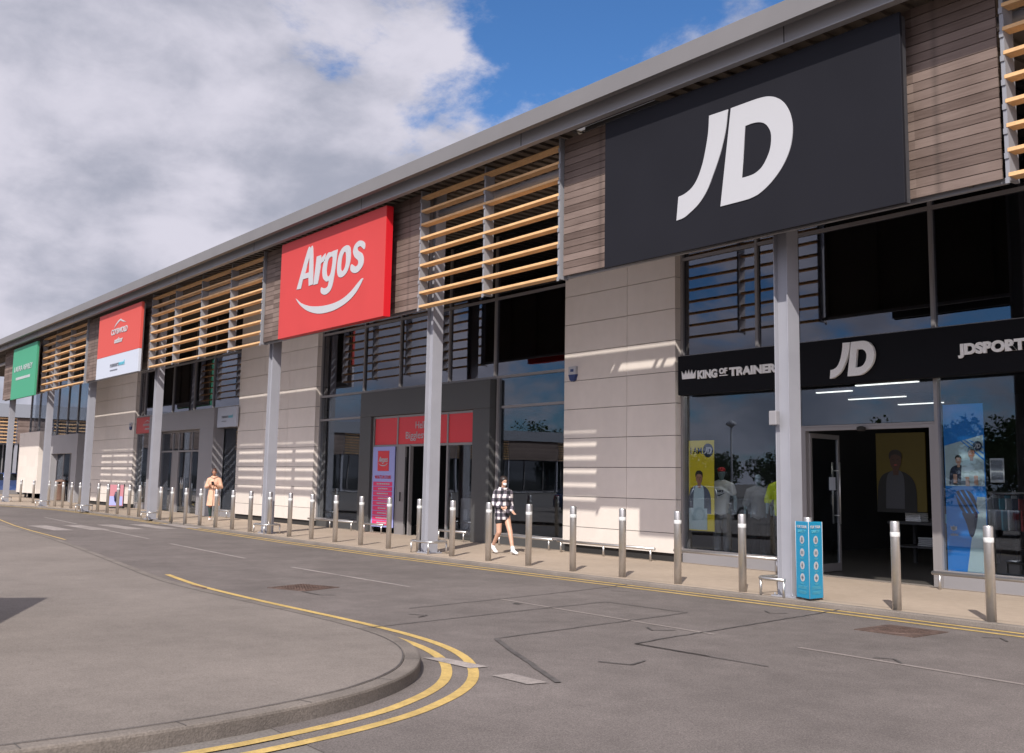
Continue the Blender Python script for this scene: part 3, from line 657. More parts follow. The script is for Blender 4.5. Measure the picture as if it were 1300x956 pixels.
# black fascia with three sets of steel letters
o=thing('fascia_sign','glossy black fascia band with raised steel letters above the open doorway','fascia sign')
back(o,-14.73,-3.7,15.12,15.30,3.23,4.0,'fascia_black')
def ft(s,x0,z0,w,h,**k): put(text_mesh(s,x0,z0,w,h,ext=.02,**k),'lettering','brushed',o,15.085)
ft('KING',-14.17,3.53,.50,.15,bold=.05); ft('OF',-13.62,3.585,.20,.10,bold=.05); ft('TRAINERS',-13.37,3.53,1.20,.15,bold=.05)
MB().box(-13.62,-13.42,15.085,15.105,3.54,3.556).build('underline','brushed',o)
cr=[(-14.58,3.54),(-14.60,3.70),(-14.53,3.62),(-14.49,3.71),(-14.45,3.62),(-14.41,3.72),(-14.37,3.62),(-14.33,3.71),(-14.29,3.62),(-14.22,3.70),(-14.24,3.54)]
put(shape_mesh([cr],.02),'crown_emblem','brushed',o,15.085)
put(jd(-10.68,3.325,.585,.05),'logo_lettering','brushed',o,15.05)
ft('JDSPORTS',-8.80,3.545,1.16,.155,bold=.06)
# catalogue shop door header
o=thing('door_header_sign','red panels with a thin white two-line greeting over the charcoal entrance','door sign')
for a,b in ((-26.90,-25.66),(-25.60,-23.14),(-23.08,-21.96)): back(o,a,b,15.285,15.30,2.455,3.20,'door_red',bevel=0)
put(text_mesh('Hello',0,2.87,.62,.20,0,0,.006,cx=-24.4),'lettering','white',o,15.278)
put(text_mesh('Biggleswade',0,2.60,1.62,.20,0,0,.006,cx=-24.4),'lettering','white',o,15.278)
o=thing('window_board','tall lilac and pink board with small red logo beside the shop entrance','window sign')
back(o,-26.88,-25.68,15.22,15.25,.16,2.40,'lilac'); back(o,-26.58,-25.97,15.205,15.219,1.72,2.28,'door_red','logo_panel',0)
put(argos(-26.275,1.98,.15,.006),'logo_lettering','white',o,15.197)
put(text_mesh("WHAT'S IN STORE",0,1.50,.9,.10,0.0,0,.006,cx=-26.28),'lettering','door_red',o,15.212)
p=MB(); q=MB()
for k in range(9):
    z=1.30-k*.135; p.box(-26.80,-25.76,15.21,15.219,z,z+.115)
    w_=random.uniform(.2,.36); x=-26.28-w_
    while x<-26.28+w_: e_=random.uniform(.04,.1); q.box(x,x+e_,15.204,15.209,z+.04,z+.078); x+=e_+.025
p.build('list_strip','pink',o); q.build('list_text','white',o)
# outdoor shop fascia signs
o=thing('window_sign','small dull red sign left of the grey portal, behind a column','window sign')
back(o,-47.95,-45.8,15.1,15.2,3.27,3.97,'dull_red'); put(text_mesh('COTSWOLD',-47.0,3.58,1.0,.10,.02,0,.006),'lettering','white',o,15.092)
put(shape_mesh([[(-46.9,3.72),(-46.5,3.84),(-46.1,3.74),(-46.5,3.80)]],.006),'mountain_outline','white',o,15.092)
put(text_mesh('outdoor',-46.75,3.42,.6,.09,.02,0,.006),'lettering','white',o,15.092)
o=thing('window_sign','pale grey panel with grey and teal lettering right of the grey portal','window sign')
back(o,-38.4,-36.6,15.06,15.14,3.27,4.0,'pale_white'); put(text_mesh('runners',-37.95,3.60,.62,.13,.02,0,.006),'lettering','grey_ink',o,15.052); put(text_mesh('need',-37.30,3.60,.38,.13,.02,0,.006),'lettering','teal',o,15.052)
MB().box(-37.95,-37.5,15.052,15.058,3.47,3.50).build('strapline','grey_ink',o)
# alarm boxes
def alarm(x,z,label):
    o=thing('alarm_box',label,'alarm box',(x,15.2,z),group='alarm boxes on the cladding')
    a=[(-.12,.15),(.12,.15),(.12,-.02),(.07,-.15),(0,-.18),(-.07,-.15),(-.12,-.02)]
    me=shape_mesh([a],.07); me.transform(Matrix.Translation((0,-.07,0))); link('housing',me,'white',o)
    me=shape_mesh([[(-.125,-.03),(.125,-.03),(.075,-.155),(0,-.187),(-.075,-.155)]],.072); me.transform(Matrix.Translation((0,-.073,0))); link('base_cover',me,'navy',o)
    MB().box(-.05,.05,-.077,-.0705,.03,.09).build('emblem','navy',o)
alarm(-17.98,3.90,'white and navy alarm box high on the cream cladding beside the sportswear shop'); alarm(-48.95,3.65,'small dark alarm box on cladding left of the dull red sign')
# ------------------------------------------------------------------ street furniture
def bollard_parts(o):
    MB().lathe([(.057,0),(.057,1.08),(.054,1.096),(.048,1.10)],seg=28).build('post','stainless',o)
    MB().lathe([(.0585,.905),(.0595,.907),(.0595,.960),(.0585,.962)],seg=28).build('reflective_band','band',o)
ORD=['first','second','third','fourth','fifth','sixth','seventh','eighth','ninth','tenth','eleventh','twelfth','thirteenth','fourteenth','fifteenth','sixteenth','seventeenth','eighteenth','nineteenth','twentieth','twenty-first','twenty-second','twenty-third','twenty-fourth','twenty-fifth','twenty-sixth','twenty-seventh','twenty-eighth','twenty-ninth','thirtieth','thirty-first','thirty-second','thirty-third','thirty-fourth','thirty-fifth']
BP=[(-6.72,12.02),(-7.97,12.05),(-9.26,11.99),(-10.44,12.02)]+[(-6.751-k*1.2431,12.02) for k in range(4,23)]
BP+=[(-35.6,12.16),(-37.0,12.3),(-38.35,12.35),(-39.8,12.45),(-41.2,12.46),(-42.4,12.44),(-43.8,12.48),(-45.2,12.5),(-46.5,12.5),(-47.95,12.55),(-49.0,12.46),(-50.4,12.5),(-53.2,12.9),(-54.7,13.0),(-55.8,12.82),(-58.0,12.72),(-59.3,12.4)]
lab={0:'steel bollard nearest the camera at the right edge',1:'steel bollard in front of the open dark doorway',2:'steel bollard half hidden inside the blue safety board',3:'steel bollard left of the hooped column and blue board',8:'steel bollard just right of the woman in plaid',9:'steel bollard just left of the woman in plaid',4:'steel bollard before the right end of the cream cladding',5:'steel bollard before the middle of the cream cladding',6:'steel bollard before the left end of the cream cladding',7:'steel bollard before the tall window right of the charcoal portal'}
b0=thing('bollard',lab[0],'bollard',(*BP[0],0),0,'row of stainless steel bollards along the kerb'); bollard_parts(b0)
for i,p in enumerate(BP[1:],1):
    l=lab.get(i) or 'steel bollard, %s from the right end of the kerbside row'%ORD[min(i,34)] if i<len(BP)-1 else 'steel bollard at the far left end of the row'
    if i>=35: l='steel bollard, %s from the far left end of the row'%ORD[len(BP)-1-i] if i<len(BP)-1 else 'steel bollard at the far left end of the row'
    dup(b0,(*p,0),i*.7,l)
# column hoops
def hoop(x,label,short=False):
    o=thing('hoop_guard',label,'hoop guard',(x,12.13,0),0,'low steel hoops round the columns')
    pts=[]
    for k in range(24):
        a=2*PI*k/24; u,v=math.cos(a),math.sin(a); pts.append((.40*math.copysign(abs(u)**.55,u),.26*math.copysign(abs(v)**.55,v)-.02,.24))
    if short: MB().tube([(.12,-.28,.24),(-.22,-.28,.24),(-.34,-.24,.24),(-.40,-.14,.24),(-.40,.10,.24),(-.34,.20,.24),(-.22,.24,.24),(.16,.24,.24)],.024,10).build('hoop_rail','stainless',o)
    else: MB().tube(pts,.024,10,closed=True).build('hoop_rail','stainless',o)
    for px,py in (((-.33,-.24),(.10,-.28),(-.33,.2),(.14,.24)) if short else ((-.33,-.24),(.33,-.24),(-.33,.2),(.33,.2))): MB().tube([(px,py,0),(px,py,.23)],.018,8).build('hoop_leg','stainless',o)
for x,l in zip(colx[:7],('steel hoop round the column beside the blue board','steel hoop round the column before the charcoal portal','steel hoop round the column before the long cream wall','steel hoop round the column left of the grey portal doors','steel hoop round the column right of the pink board','steel hoop round the column right of the brown bin','steel hoop round the farthest column')): hoop(x,l,x>-10)
def rail(x0,x1,y,z,label):
    o=thing('low_rail',label,'low rail',((x0+x1)/2,y,0),0,'low steel rails along the shopfronts'); h=(x1-x0)/2
    MB().tube([(-h,0,z),(h,0,z)],.03,10).build('rail','stainless',o)
    n=max(2,int((x1-x0)/1.4)+1)
    for k in range(n): x=-h+.12+(2*h-.24)*k/(n-1); MB().tube([(x,0,0),(x,0,z)],.02,8).build('rail_leg','stainless',o)
rail(-9.35,-4,15.08,.24,'low rail under the blue poster window'); rail(-14.8,-12.2,15.08,.24,'low rail under the mannequin window')
rail(-18.2,-15.2,14.95,.24,'low rail along the sunlit foot of the cream wall'); rail(-20.6,-18.5,15.05,.24,'low rail behind the woman in plaid')
rail(-30.5,-27.6,15.05,.24,'low rail under the window left of the charcoal portal'); rail(-26.9,-25.7,14.95,.24,'short low rail under the lilac and pink board'); rail(-23.05,-21.7,14.95,.24,'short low rail inside the right of the charcoal portal')
rail(-38.3,-36.9,15.05,.24,'short low rail right of the grey portal')
# blue safety board wrapped round a bollard
o=thing('safety_board','tall blue three-sided board with white round icons wrapped round a bollard','safety board')
T=[Vector((-9.60,12.12)),Vector((-9.25,11.99)),Vector((-9.28,12.36))]
T=[p*.987 for p in T]; _c=(T[0]+T[1]+T[2])/3; T=[_c+(p-_c)*.88 for p in T]
MB().prism([tuple(p) for p in T],.03,1.04).build('board','cyan',o,bevel=.004)
def on_face(a,b,u,z,off): 
    d=(b-a); n=Vector((d.y,-d.x)).normalized(); p=a+d*u+n*off; return p,d.normalized(),n
wm_=MB(); ic=MB(); tx=MB()
for (a,b) in ((T[0],T[1]),(T[1],T[2])):
    for k,z in enumerate((.80,.63,.46,.30)):
        p,d,n=on_face(a,b,.5,z,.0025); r=.055
        vs=[wm_.bm.verts.new((p.x+d.x*math.cos(t_)*r,p.y+d.y*math.cos(t_)*r,z+math.sin(t_)*r*1.0)) for t_ in [2*PI*j/20 for j in range(20)]]; wm_.bm.faces.new(vs)
        p,d,n=on_face(a,b,.5,z,.005)
        for (u0,u1,v0,v1) in (((-.018,.018,.0,.03),(-.026,.026,-.03,-.002)),((-.03,-.006,-.022,.02),(.006,.03,-.022,.02)),((-.012,.012,-.03,.03),(-.02,.02,-.01,.008)),((-.028,.028,-.012,.012),(-.01,.01,-.03,.026)))[k]:
            ic.quad(*[(p.x+d.x*u,p.y+d.y*u,z+v) for u,v in ((u0,v0),(u1,v0),(u1,v1),(u0,v1))])
        for (w_,dz) in ((.05,-.075),(.035,-.088)):
            tx.quad(*[(p.x+d.x*u,p.y+d.y*u,z+dz+v) for u,v in ((-w_,0),(w_,0),(w_,.006),(-w_,.006))])
    for z,w_ in ((.185,.11),(.17,.10),(.155,.12),(.12,.09),(.105,.11),(.09,.08)):
        p,d,n=on_face(a,b,.5,z,.005); tx.quad(*[(p.x+d.x*u,p.y+d.y*u,z+v) for u,v in ((-w_,0),(w_,0),(w_,.006),(-w_,.006))])
    for s,z,h,w_ in (('FOR YOUR',.955,.038,.24),('SAFETY',.895,.038,.19)):
        me=text_mesh(s,0,0,w_,h,.02,0,.003,cx=0); p,d,n=on_face(a,b,.5,z,.004)
        me.transform(Matrix.Rotation(math.atan2(d.y,d.x),4,'Z')); me.transform(Matrix.Translation((p.x,p.y,z))); link('lettering',me,'teal' if s=='SAFETY' else 'white',o)
wm_.build('icon_disc','white',o); ic.build('pictogram','grey_ink',o); tx.build('small_print','teal',o)
ed=MB(); 
for p in T: ed.tube([(p.x,p.y,.03),(p.x,p.y,1.04)],.004,6)
ed.build('board_edge','white',o)
# bin and pink board
o=thing('litter_bin','round brown litter bin before the far pale portal','litter bin',(-59.6,15.0,0))
MB().lathe([(.25,.05),(.27,.1),(.27,.82),(.29,.84),(.29,.9)],seg=20).build('bin_body','bin',o); MB().lathe([(.30,1.0),(.30,1.06),(.1,1.14)],seg=20).box(-.28,-.2,-.05,.05,.9,1.0).box(.2,.28,-.05,.05,.9,1.0).build('bin_lid','bin',o)
o=thing('a_board','pink and blue advertising board standing by the far cladding','advertising board',(-47.9,14.4,0),R(50))
back(o,-.33,.33,-.03,0,.1,1.02,'muted_pink'); MB().box(-.30,.30,-.036,-.0305,.13,.52).build('picture_blue','lilac',o); MB().box(-.36,.36,-.1,.1,0,.06).box(-.35,-.32,-.02,.02,.06,1.05).box(.32,.35,-.02,.02,.06,1.05).build('stand','rubber',o)
MB().lathe([(.06,.3),(.09,.5),(.07,.62),(.04,.72)],.02,-.05,12).build('picture_figure','poster_navy',o)
# ------------------------------------------------------------------ bodies
def skin_mesh(V,E,subd=1):
    """tapering elliptical limbs between named joints, every joint rounded; V: name -> (x,y,z,r_side,r_depth)"""
    bm=bmesh.new(); n=16
    def rad(v): r=v[3:]; return r[0],(r[1] if len(r)>1 else r[0])
    for a_,b_ in E:
        A=Vector(V[a_][:3]);Bv=Vector(V[b_][:3]); d=(Bv-A).normalized(); sidev=Vector((0,1,0)); 
        if abs(d.dot(sidev))>.9: sidev=Vector((0,0,1))
        sidev=(sidev-d*sidev.dot(d)).normalized(); dep=d.cross(sidev)
        ra,rb=rad(V[a_]),rad(V[b_]); rings=[]
        for k in range(5):
            t_=k/4; c=A.lerp(Bv,t_); q=t_*t_*(3-2*t_)*.5+t_*.5; r0=ra[0]+(rb[0]-ra[0])*q; r1=ra[1]+(rb[1]-ra[1])*q
            rings.append([bm.verts.new(c+sidev*math.cos(2*PI*j/n)*r0+dep*math.sin(2*PI*j/n)*r1) for j in range(n)])
        for P_,Q_ in zip(rings,rings[1:]):
            for j in range(n): bm.faces.new((P_[j],P_[(j+1)%n],Q_[(j+1)%n],Q_[j]))
        bm.faces.new(rings[0][::-1]); bm.faces.new(rings[-1])
    bmesh.ops.recalc_face_normals(bm,faces=bm.faces)
    for k_,v in V.items():
        r0,r1=rad(v); mt=Matrix.Translation(v[:3])@Matrix.Diagonal((r1,r0,min(r0,r1)*.95,1)); bmesh.ops.create_uvsphere(bm,u_segments=14,v_segments=10,radius=1,matrix=mt)
    me=bpy.data.meshes.new('s'); bm.to_mesh(me); bm.free(); return me
def cut(me,z):
    bm=bmesh.new(); bm.from_mesh(me); g_=bmesh.ops.bisect_plane(bm,geom=bm.verts[:]+bm.edges[:]+bm.faces[:],plane_co=(0,0,z),plane_no=(0,0,1),clear_inner=True)
    bmesh.ops.holes_fill(bm,edges=[e for e in bm.edges if e.is_boundary],sides=0); bm.to_mesh(me); bm.free(); return me
def ellipsoid(c,r,rot=None,seg=20):
    bm=bmesh.new(); bmesh.ops.create_uvsphere(bm,u_segments=seg,v_segments=seg*2//3,radius=1)
    m=Matrix.Translation(c)@(rot.to_matrix().to_4x4() if rot else Matrix.Identity(4))@Matrix.Diagonal((*r,1)); bmesh.ops.transform(bm,matrix=m,verts=bm.verts)
    me=bpy.data.meshes.new('e'); bm.to_mesh(me); bm.free(); return me
def fuse(meshes,vox=.008,sm=4):
    me=merge(meshes); ob=bpy.data.objects.new('f',me); C.objects.link(ob)
    r=ob.modifiers.new('r','REMESH'); r.mode='VOXEL'; r.voxel_size=vox; r.use_smooth_shade=True
    s=ob.modifiers.new('s','SMOOTH'); s.iterations=sm; s.factor=.5
    return evalmesh(ob)
def hand(w,d,side,curl=.35,up=Vector((0,0,1))):
    """palm + 5 fingers rooted at wrist w, pointing along d; side = lateral axis"""
    w=Vector(w); d=Vector(d).normalized(); sd_=Vector(side).normalized(); nrm=d.cross(sd_).normalized(); ms=[]
    V={'w':(*w,.022,.018),'p':(*(w+d*.045),.034,.016),'k':(*(w+d*.08),.036,.014)}
    ms.append(skin_mesh(V,[('w','p'),('p','k')]))
    for i,(off,l) in enumerate(((-.028,.068),(-.010,.078),(.010,.073),(.027,.056))):
        b=w+d*.075+sd_*off; c=b+d*l*.5+nrm*l*.5*curl; e=c+(d*(1-curl)+nrm*curl*1.3).normalized()*l*.5
        ms.append(skin_mesh({'b':(*b,.010),'c':(*c,.009),'e':(*e,.0075)},[('b','c'),('c','e')]))
    b=w+d*.025-sd_*.024; c=b+(d*.7-sd_*.6+nrm*.3).normalized()*.035; e=c+(d*.95-sd_*.1+nrm*.35).normalized()*.03
    ms.append(skin_mesh({'b':(*b,.013),'c':(*c,.011),'e':(*e,.009)},[('b','c'),('c','e')]))
    return ms
def head(c,yaw=0,pitch=0,k=1.):
    """head facing local +x; returns meshes"""
    rt=Euler((0,pitch,yaw)); m=rt.to_matrix(); c=Vector(c)
    P=lambda x,y,z:c+m@Vector((x*k,y*k,z*k))
    ms=[ellipsoid(P(-.012,0,.03),(.094*k,.074*k,.088*k),rt),ellipsoid(P(.022,0,-.035),(.062*k,.056*k,.068*k),rt),ellipsoid(P(.055,0,-.078),(.024*k,.028*k,.020*k),rt),
        ellipsoid(P(.088,0,-.012),(.015*k,.010*k,.018*k),rt),ellipsoid(P(.078,0,.018),(.014*k,.042*k,.010*k),rt),ellipsoid(P(.076,0,-.045),(.012*k,.022*k,.008*k),rt)]
    for s in (-1,1): ms.append(ellipsoid(P(-.005,s*.076,-.005),(.016*k,.008*k,.028*k),rt))
    return ms,P,rt
def person_walk():
    o=thing('person','woman in black and white plaid overshirt and face mask, striding past the charcoal portal','person',(-18.16,13.42,0),R(-8))
    s=1.56/1.65
    V=dict(pel=(0,0,.90,.125,.10),wa=(.0,0,1.05,.10,.085),ch=(.015,0,1.24,.125,.09),sh=(.01,0,1.36,.10,.07),ne=(.02,0,1.44,.045,.045),hd=(.03,0,1.50,.05,.05),
      hl=(0,.085,.88,.085,.085),kl=(.20,.09,.49,.056,.056),al=(.33,.09,.12,.036,.036),fl=(.40,.09,.055,.03,.03),tl=(.50,.09,.05,.03,.022),
      hr=(0,-.085,.88,.085,.085),kr=(.02,-.09,.47,.056,.056),ar=(-.26,-.09,.155,.036,.036),fr=(-.23,-.09,.07,.03,.03),tr=(-.14,-.09,.045,.03,.022),
      sl=(.01,.16,1.34,.055,.055),el=(-.06,.22,1.09,.042,.042),wl=(.13,.19,.93,.026,.026),
      sr=(.01,-.16,1.34,.055,.055),er=(.02,-.22,1.09,.042,.042),wr=(.19,-.12,1.01,.026,.026))
    E_=[('pel','wa'),('wa','ch'),('ch','sh'),('sh','ne'),('ne','hd'),('pel','hl'),('hl','kl'),('kl','al'),('al','fl'),('fl','tl'),('pel','hr'),('hr','kr'),('kr','ar'),('ar','fr'),('fr','tr'),('sh','sl'),('sl','el'),('el','wl'),('sh','sr'),('sr','er'),('er','wr')]
    hm,P,rt=head((.045,0,1.575),R(-6),R(4),.98)
    body=fuse([skin_mesh(V,E_,2)]+hm+hand((.13,.19,.93),(.6,0,-.5),(0,1,0))+hand((.19,-.12,1.01),(.8,.5,.0),(0,.2,1)),.0075)
    link('body',body,'skin',o)
    # plaid overshirt: torso, sleeves and a loose hem
    VT=dict(pel=(.005,0,.80,.175,.150),hp=(.005,0,.93,.172,.142),wa=(.005,0,1.06,.158,.128),ch=(.015,0,1.23,.165,.125),sh=(.01,0,1.35,.125,.085),ne=(.02,0,1.405,.075,.065),
      sl=(.01,.165,1.33,.078,.078),el=(-.06,.225,1.09,.066,.066),wl=(.10,.195,.955,.050,.050),sr=(.01,-.165,1.33,.078,.078),er=(.02,-.225,1.09,.066,.066),wr=(.15,-.15,1.02,.050,.050))
    ET=[('pel','hp'),('hp','wa'),('wa','ch'),('ch','sh'),('sh','ne'),('sh','sl'),('sl','el'),('el','wl'),('sh','sr'),('sr','er'),('er','wr')]
    sh=cut(fuse([skin_mesh(VT,ET,2)],.010,1),.745); so_=link('plaid_shirt',sh,'plaid',o)
    MB().tube([(.10,.0,1.41),(.06,.09,1.425),(-.04,.085,1.44),(-.06,0,1.445),(-.04,-.085,1.44),(.06,-.09,1.425)],.022,8,closed=True).build('collar','plaid',so_)
    for y_ in (.03,-.11): MB().box(.150,.166,y_,y_+.08,1.17,1.26).build('pocket','plaid',so_,bevel=.006)
    b=fuse([skin_mesh(dict(a=(0,0,.79,.15,.13),l=(.03,.085,.73,.085,.085),r=(.0,-.085,.73,.085,.085),l2=(.05,.09,.70,.085,.085),r2=(.005,-.09,.70,.085,.085)),[('a','l'),('a','r'),('l','l2'),('r','r2')],2)],.012); link('shorts',b,'black_cloth',o)
    hr=[ellipsoid(P(-.028,0,.048),(.106,.094,.086),rt),ellipsoid(P(-.078,.01,-.04),(.066,.088,.115),rt),ellipsoid(P(-.035,-.074,-.05),(.050,.026,.105),rt),ellipsoid(P(-.035,.074,-.05),(.050,.026,.105),rt),ellipsoid(P(-.125,.01,-.11),(.06,.075,.075),rt),ellipsoid(P(-.16,-.02,-.15),(.045,.05,.05),rt)]
    link('hair',fuse(hr,.009),'hair',o)
    link('face_mask',fuse([ellipsoid(P(.064,0,-.048),(.031,.044,.036),rt)],.006),'mask',o)
    m=MB(); 
    for s_ in (-1,1): m.lathe([(.001,0),(.001,.001)],0,0,6) if False else None
    m.bm.free()
    for s_ in (-1,1): link('eye',ellipsoid(P(.080,s_*.028,.006),(.006,.011,.006),rt,10),'hair',o)
    for (ax,ay,az,tx_,tz,pt) in ((.33,.09,.12,.50,.05,0),(-.26,-.09,.155,-.10,.05,0)):
        v=dict(a=(ax,ay,az+.03,.048,.048),b=(ax+.03,ay,az-.04,.046,.046),c=((ax+tx_)/2+.05,ay,max(.045,tz),.046,.036),d=(tx_+.02,ay,tz-.008,.042,.032),h=(ax-.02,ay,az-.055,.04,.04))
        link('shoe',fuse([skin_mesh(v,[('a','b'),('b','c'),('c','d'),('b','h')],2)],.009),'shoe',o)
    v=dict(a=(-.28,-.09,.20,.05,.05),b=(-.27,-.09,.15,.052,.052)); link('shoe_collar',skin_mesh(v,[('a','b')],2),'black_cloth',o)
    o.scale=(s,s,s); return o
person_walk()
def person_coat():
    o=thing('person','person in long beige coat looking down at a phone before the grey portal','person',(-34.9,13.7,0),R(-30))
    V=dict(pel=(0,0,.92,.13,.11),wa=(.0,0,1.08,.11,.10),ch=(.01,0,1.27,.14,.10),sh=(.01,0,1.40,.11,.08),ne=(.03,0,1.47,.048,.048),hd=(.05,0,1.53,.05,.05),
      hl=(0,.09,.90,.09,.09),kl=(.10,.10,.50,.06,.06),al=(.10,.10,.10,.038,.038),tl=(.24,.11,.045,.032,.024),
      hr=(0,-.09,.90,.09,.09),kr=(.02,-.09,.49,.06,.06),ar=(-.10,-.09,.12,.038,.038),tr=(.03,-.09,.045,.032,.024),
      sl=(.01,.17,1.38,.06,.06),el=(.03,.25,1.12,.045,.045),wl=(.24,.10,1.17,.028,.028),
      sr=(.01,-.17,1.38,.06,.06),er=(.03,-.25,1.12,.045,.045),wr=(.24,-.10,1.17,.028,.028))
    E_=[('pel','wa'),('wa','ch'),('ch','sh'),('sh','ne'),('ne','hd'),('pel','hl'),('hl','kl'),('kl','al'),('al','tl'),('pel','hr'),('hr','kr'),('kr','ar'),('ar','tr'),('sh','sl'),('sl','el'),('el','wl'),('sh','sr'),('sr','er'),('er','wr')]
    hm,P,rt=head((.075,0,1.605),0,R(28),1.0)
    link('body',fuse([skin_mesh(V,E_,2)]+hm+hand((.24,.10,1.17),(.5,-.6,.3),(0,.3,1))+hand((.24,-.10,1.17),(.5,.6,.3),(0,.3,1)),.009),'skin_b',o)
    VT=dict(bt=(.01,0,.36,.235,.19),hp=(.01,0,.75,.20,.165),pl=(.005,0,.95,.175,.145),wa=(.005,0,1.10,.162,.132),ch=(.015,0,1.27,.165,.13),sh=(.01,0,1.38,.13,.09),ne=(.03,0,1.44,.075,.07),
      sl=(.01,.165,1.36,.075,.075),el=(.03,.245,1.12,.064,.064),wl=(.19,.13,1.16,.050,.050),sr=(.01,-.165,1.36,.075,.075),er=(.03,-.245,1.12,.064,.064),wr=(.19,-.13,1.16,.050,.050))
    ET=[('bt','hp'),('hp','pl'),('pl','wa'),('wa','ch'),('ch','sh'),('sh','ne'),('sh','sl'),('sl','el'),('el','wl'),('sh','sr'),('sr','er'),('er','wr')]
    ct=link('coat',cut(fuse([skin_mesh(VT,ET,2)],.010,1),.50),'coat',o)
    MB().tube([(.205,.012,.505),(.178,.012,.78),(.152,.012,.98),(.138,.012,1.10),(.146,.012,1.25),(.108,.012,1.38)],.006,6).build('coat_opening','hair_b',ct)
    MB().tube([(.115,.0,1.43),(.08,.085,1.45),(-.03,.085,1.475),(-.06,0,1.48),(-.03,-.085,1.475),(.08,-.085,1.45)],.024,8,closed=True).build('collar','coat',ct)
    link('leggings',fuse([skin_mesh(dict(a=(.06,.10,.62,.075,.075),b=(.10,.10,.40,.064,.064),c=(.10,.10,.15,.046,.046)),[('a','b'),('b','c')],2),skin_mesh(dict(a=(0,-.09,.62,.075,.075),b=(.0,-.09,.40,.064,.064),c=(-.09,-.09,.15,.046,.046)),[('a','b'),('b','c')],2)],.01),'leggings',o)
    link('hair',fuse([ellipsoid(P(-.028,0,.045),(.100,.086,.084),rt),ellipsoid(P(-.055,0,-.01),(.06,.078,.07),rt),ellipsoid(P(-.10,0,.05),(.045,.045,.045),rt)],.008),'hair_b',o)
    for s_ in (-1,1): link('cuff',ellipsoid((.212,s_*.118,1.165),(.035,.035,.038)),'black_cloth',o,smooth=True)
    b=MB(); b.box(-.04,.04,-.006,.006,-.075,.075,Matrix.Translation((.33,.0,1.24))@Matrix.Rotation(R(90),4,'Z')@Matrix.Rotation(R(35),4,'X')); b.build('phone','black_cloth',o)
    for (a,c) in (((.10,.10,.09),(.27,.11,.045)),((-.10,-.09,.10),(.06,-.09,.045))):
        v=dict(a=(*a,.048,.05),c=((a[0]+c[0])/2,a[1],.05,.047,.036),d=(*c,.042,.03)); link('shoe',fuse([skin_mesh(v,[('a','c'),('c','d')],2)],.01),'shoe',o)
    o.scale=(1.0,)*3; return o
person_coat()
# mannequins in the window
def mannequin(x,y,label,top,cap=None,tee=False,arms=.0,h=1.0,rz=-60):
    o=thing('mannequin',label,'mannequin',(x,y,.12),R(rz),'mannequins in the shop window')
    V=dict(pel=(0,0,.92,.12,.10),wa=(0,0,1.08,.10,.09),ch=(.01,0,1.27,.14,.10),sh=(0,0,1.39,.11,.08),ne=(.01,0,1.47,.045,.045),hd=(.02,0,1.56,.05,.05),
     hl=(0,.09,.90,.085,.085),kl=(.02,.10,.48,.06,.06),al=(0,.10,.05,.04,.04),hr=(0,-.09,.90,.085,.085),kr=(0,-.10,.48,.06,.06),ar=(0,-.10,.05,.04,.04),
     sl=(0,.18,1.37,.055,.055),el=(-.02,.27,1.10,.042,.042),wl=(.08,.28,.88,.028,.028),sr=(0,-.18,1.37,.055,.055),er=(-.02,-.27,1.10,.042,.042),wr=(.08,-.28,.88,.028,.028))
    E_=[('pel','wa'),('wa','ch'),('ch','sh'),('sh','ne'),('ne','hd'),('pel','hl'),('hl','kl'),('kl','al'),('pel','hr'),('hr','kr'),('kr','ar'),('sh','sl'),('sl','el'),('el','wl'),('sh','sr'),('sr','er'),('er','wr')]
    hm=[ellipsoid((.02,0,1.62),(.09,.075,.115))]
    link('body',fuse([skin_mesh(V,E_,2)]+hm,.012),'mannequin',o)
    ee=.45 if tee else .95
    VT=dict(hp=(0,0,.86,.165,.14),wa=(0,0,1.06,.155,.13),ch=(.01,0,1.26,.17,.13),sh=(0,0,1.38,.13,.09),ne=(.01,0,1.43,.07,.06),
      sl=(0,.18,1.36,.085,.085),wl=(-.02*ee,.18+.09*ee,1.36-.27*ee,.075,.075),sr=(0,-.18,1.36,.085,.085),wr=(-.02*ee,-.18-.09*ee,1.36-.27*ee,.075,.075))
    sh=link('top',fuse([skin_mesh(VT,[('hp','wa'),('wa','ch'),('ch','sh'),('sh','ne'),('sh','sl'),('sl','wl'),('sh','sr'),('sr','wr')],2)],.012),top,o)
    if tee:
        sw=[(-.09,.0),(-.06,-.035),(-.02,-.04),(.11,.035),(-.01,-.005),(-.06,-.01)]
        me=shape_mesh([sw],.006); me.transform(Matrix.Rotation(PI/2,4,'Z')); me.transform(Matrix.Translation((.153,0,1.20))); link('emblem',me,'black_cloth',sh)
        me=text_mesh('NIKE',0,0,.13,.045,.05,0,.006,cx=0); me.transform(Matrix.Rotation(PI/2,4,'Z')); me.transform(Matrix.Translation((.150,0,1.24))); link('lettering',me,'black_cloth',sh)
    link('trousers',fuse([skin_mesh(dict(p=(0,0,.86,.15,.13),l=(0,.095,.75,.10,.10),l2=(.02,.10,.42,.085,.085),l3=(0,.10,.12,.07,.07),r=(0,-.095,.75,.10,.10),r2=(0,-.10,.42,.085,.085),r3=(0,-.10,.12,.07,.07)),[('p','l'),('l','l2'),('l2','l3'),('p','r'),('r','r2'),('r2','r3')],2)],.014),'grey_cloth' if tee else 'black_cloth',o)
    if cap:
        link('cap',fuse([ellipsoid((.015,0,1.68),(.098,.083,.065)),ellipsoid((.11,0,1.665),(.06,.06,.012))],.008),cap,o)
    MB().box(-.3,.3,-.3,.3,-.12,0).build('plinth','int_wall',o)
    o.scale=(h,)*3
mannequin(-14.72,16.35,'mannequin with red cap and large white printed tee','tee','red_cap',True)
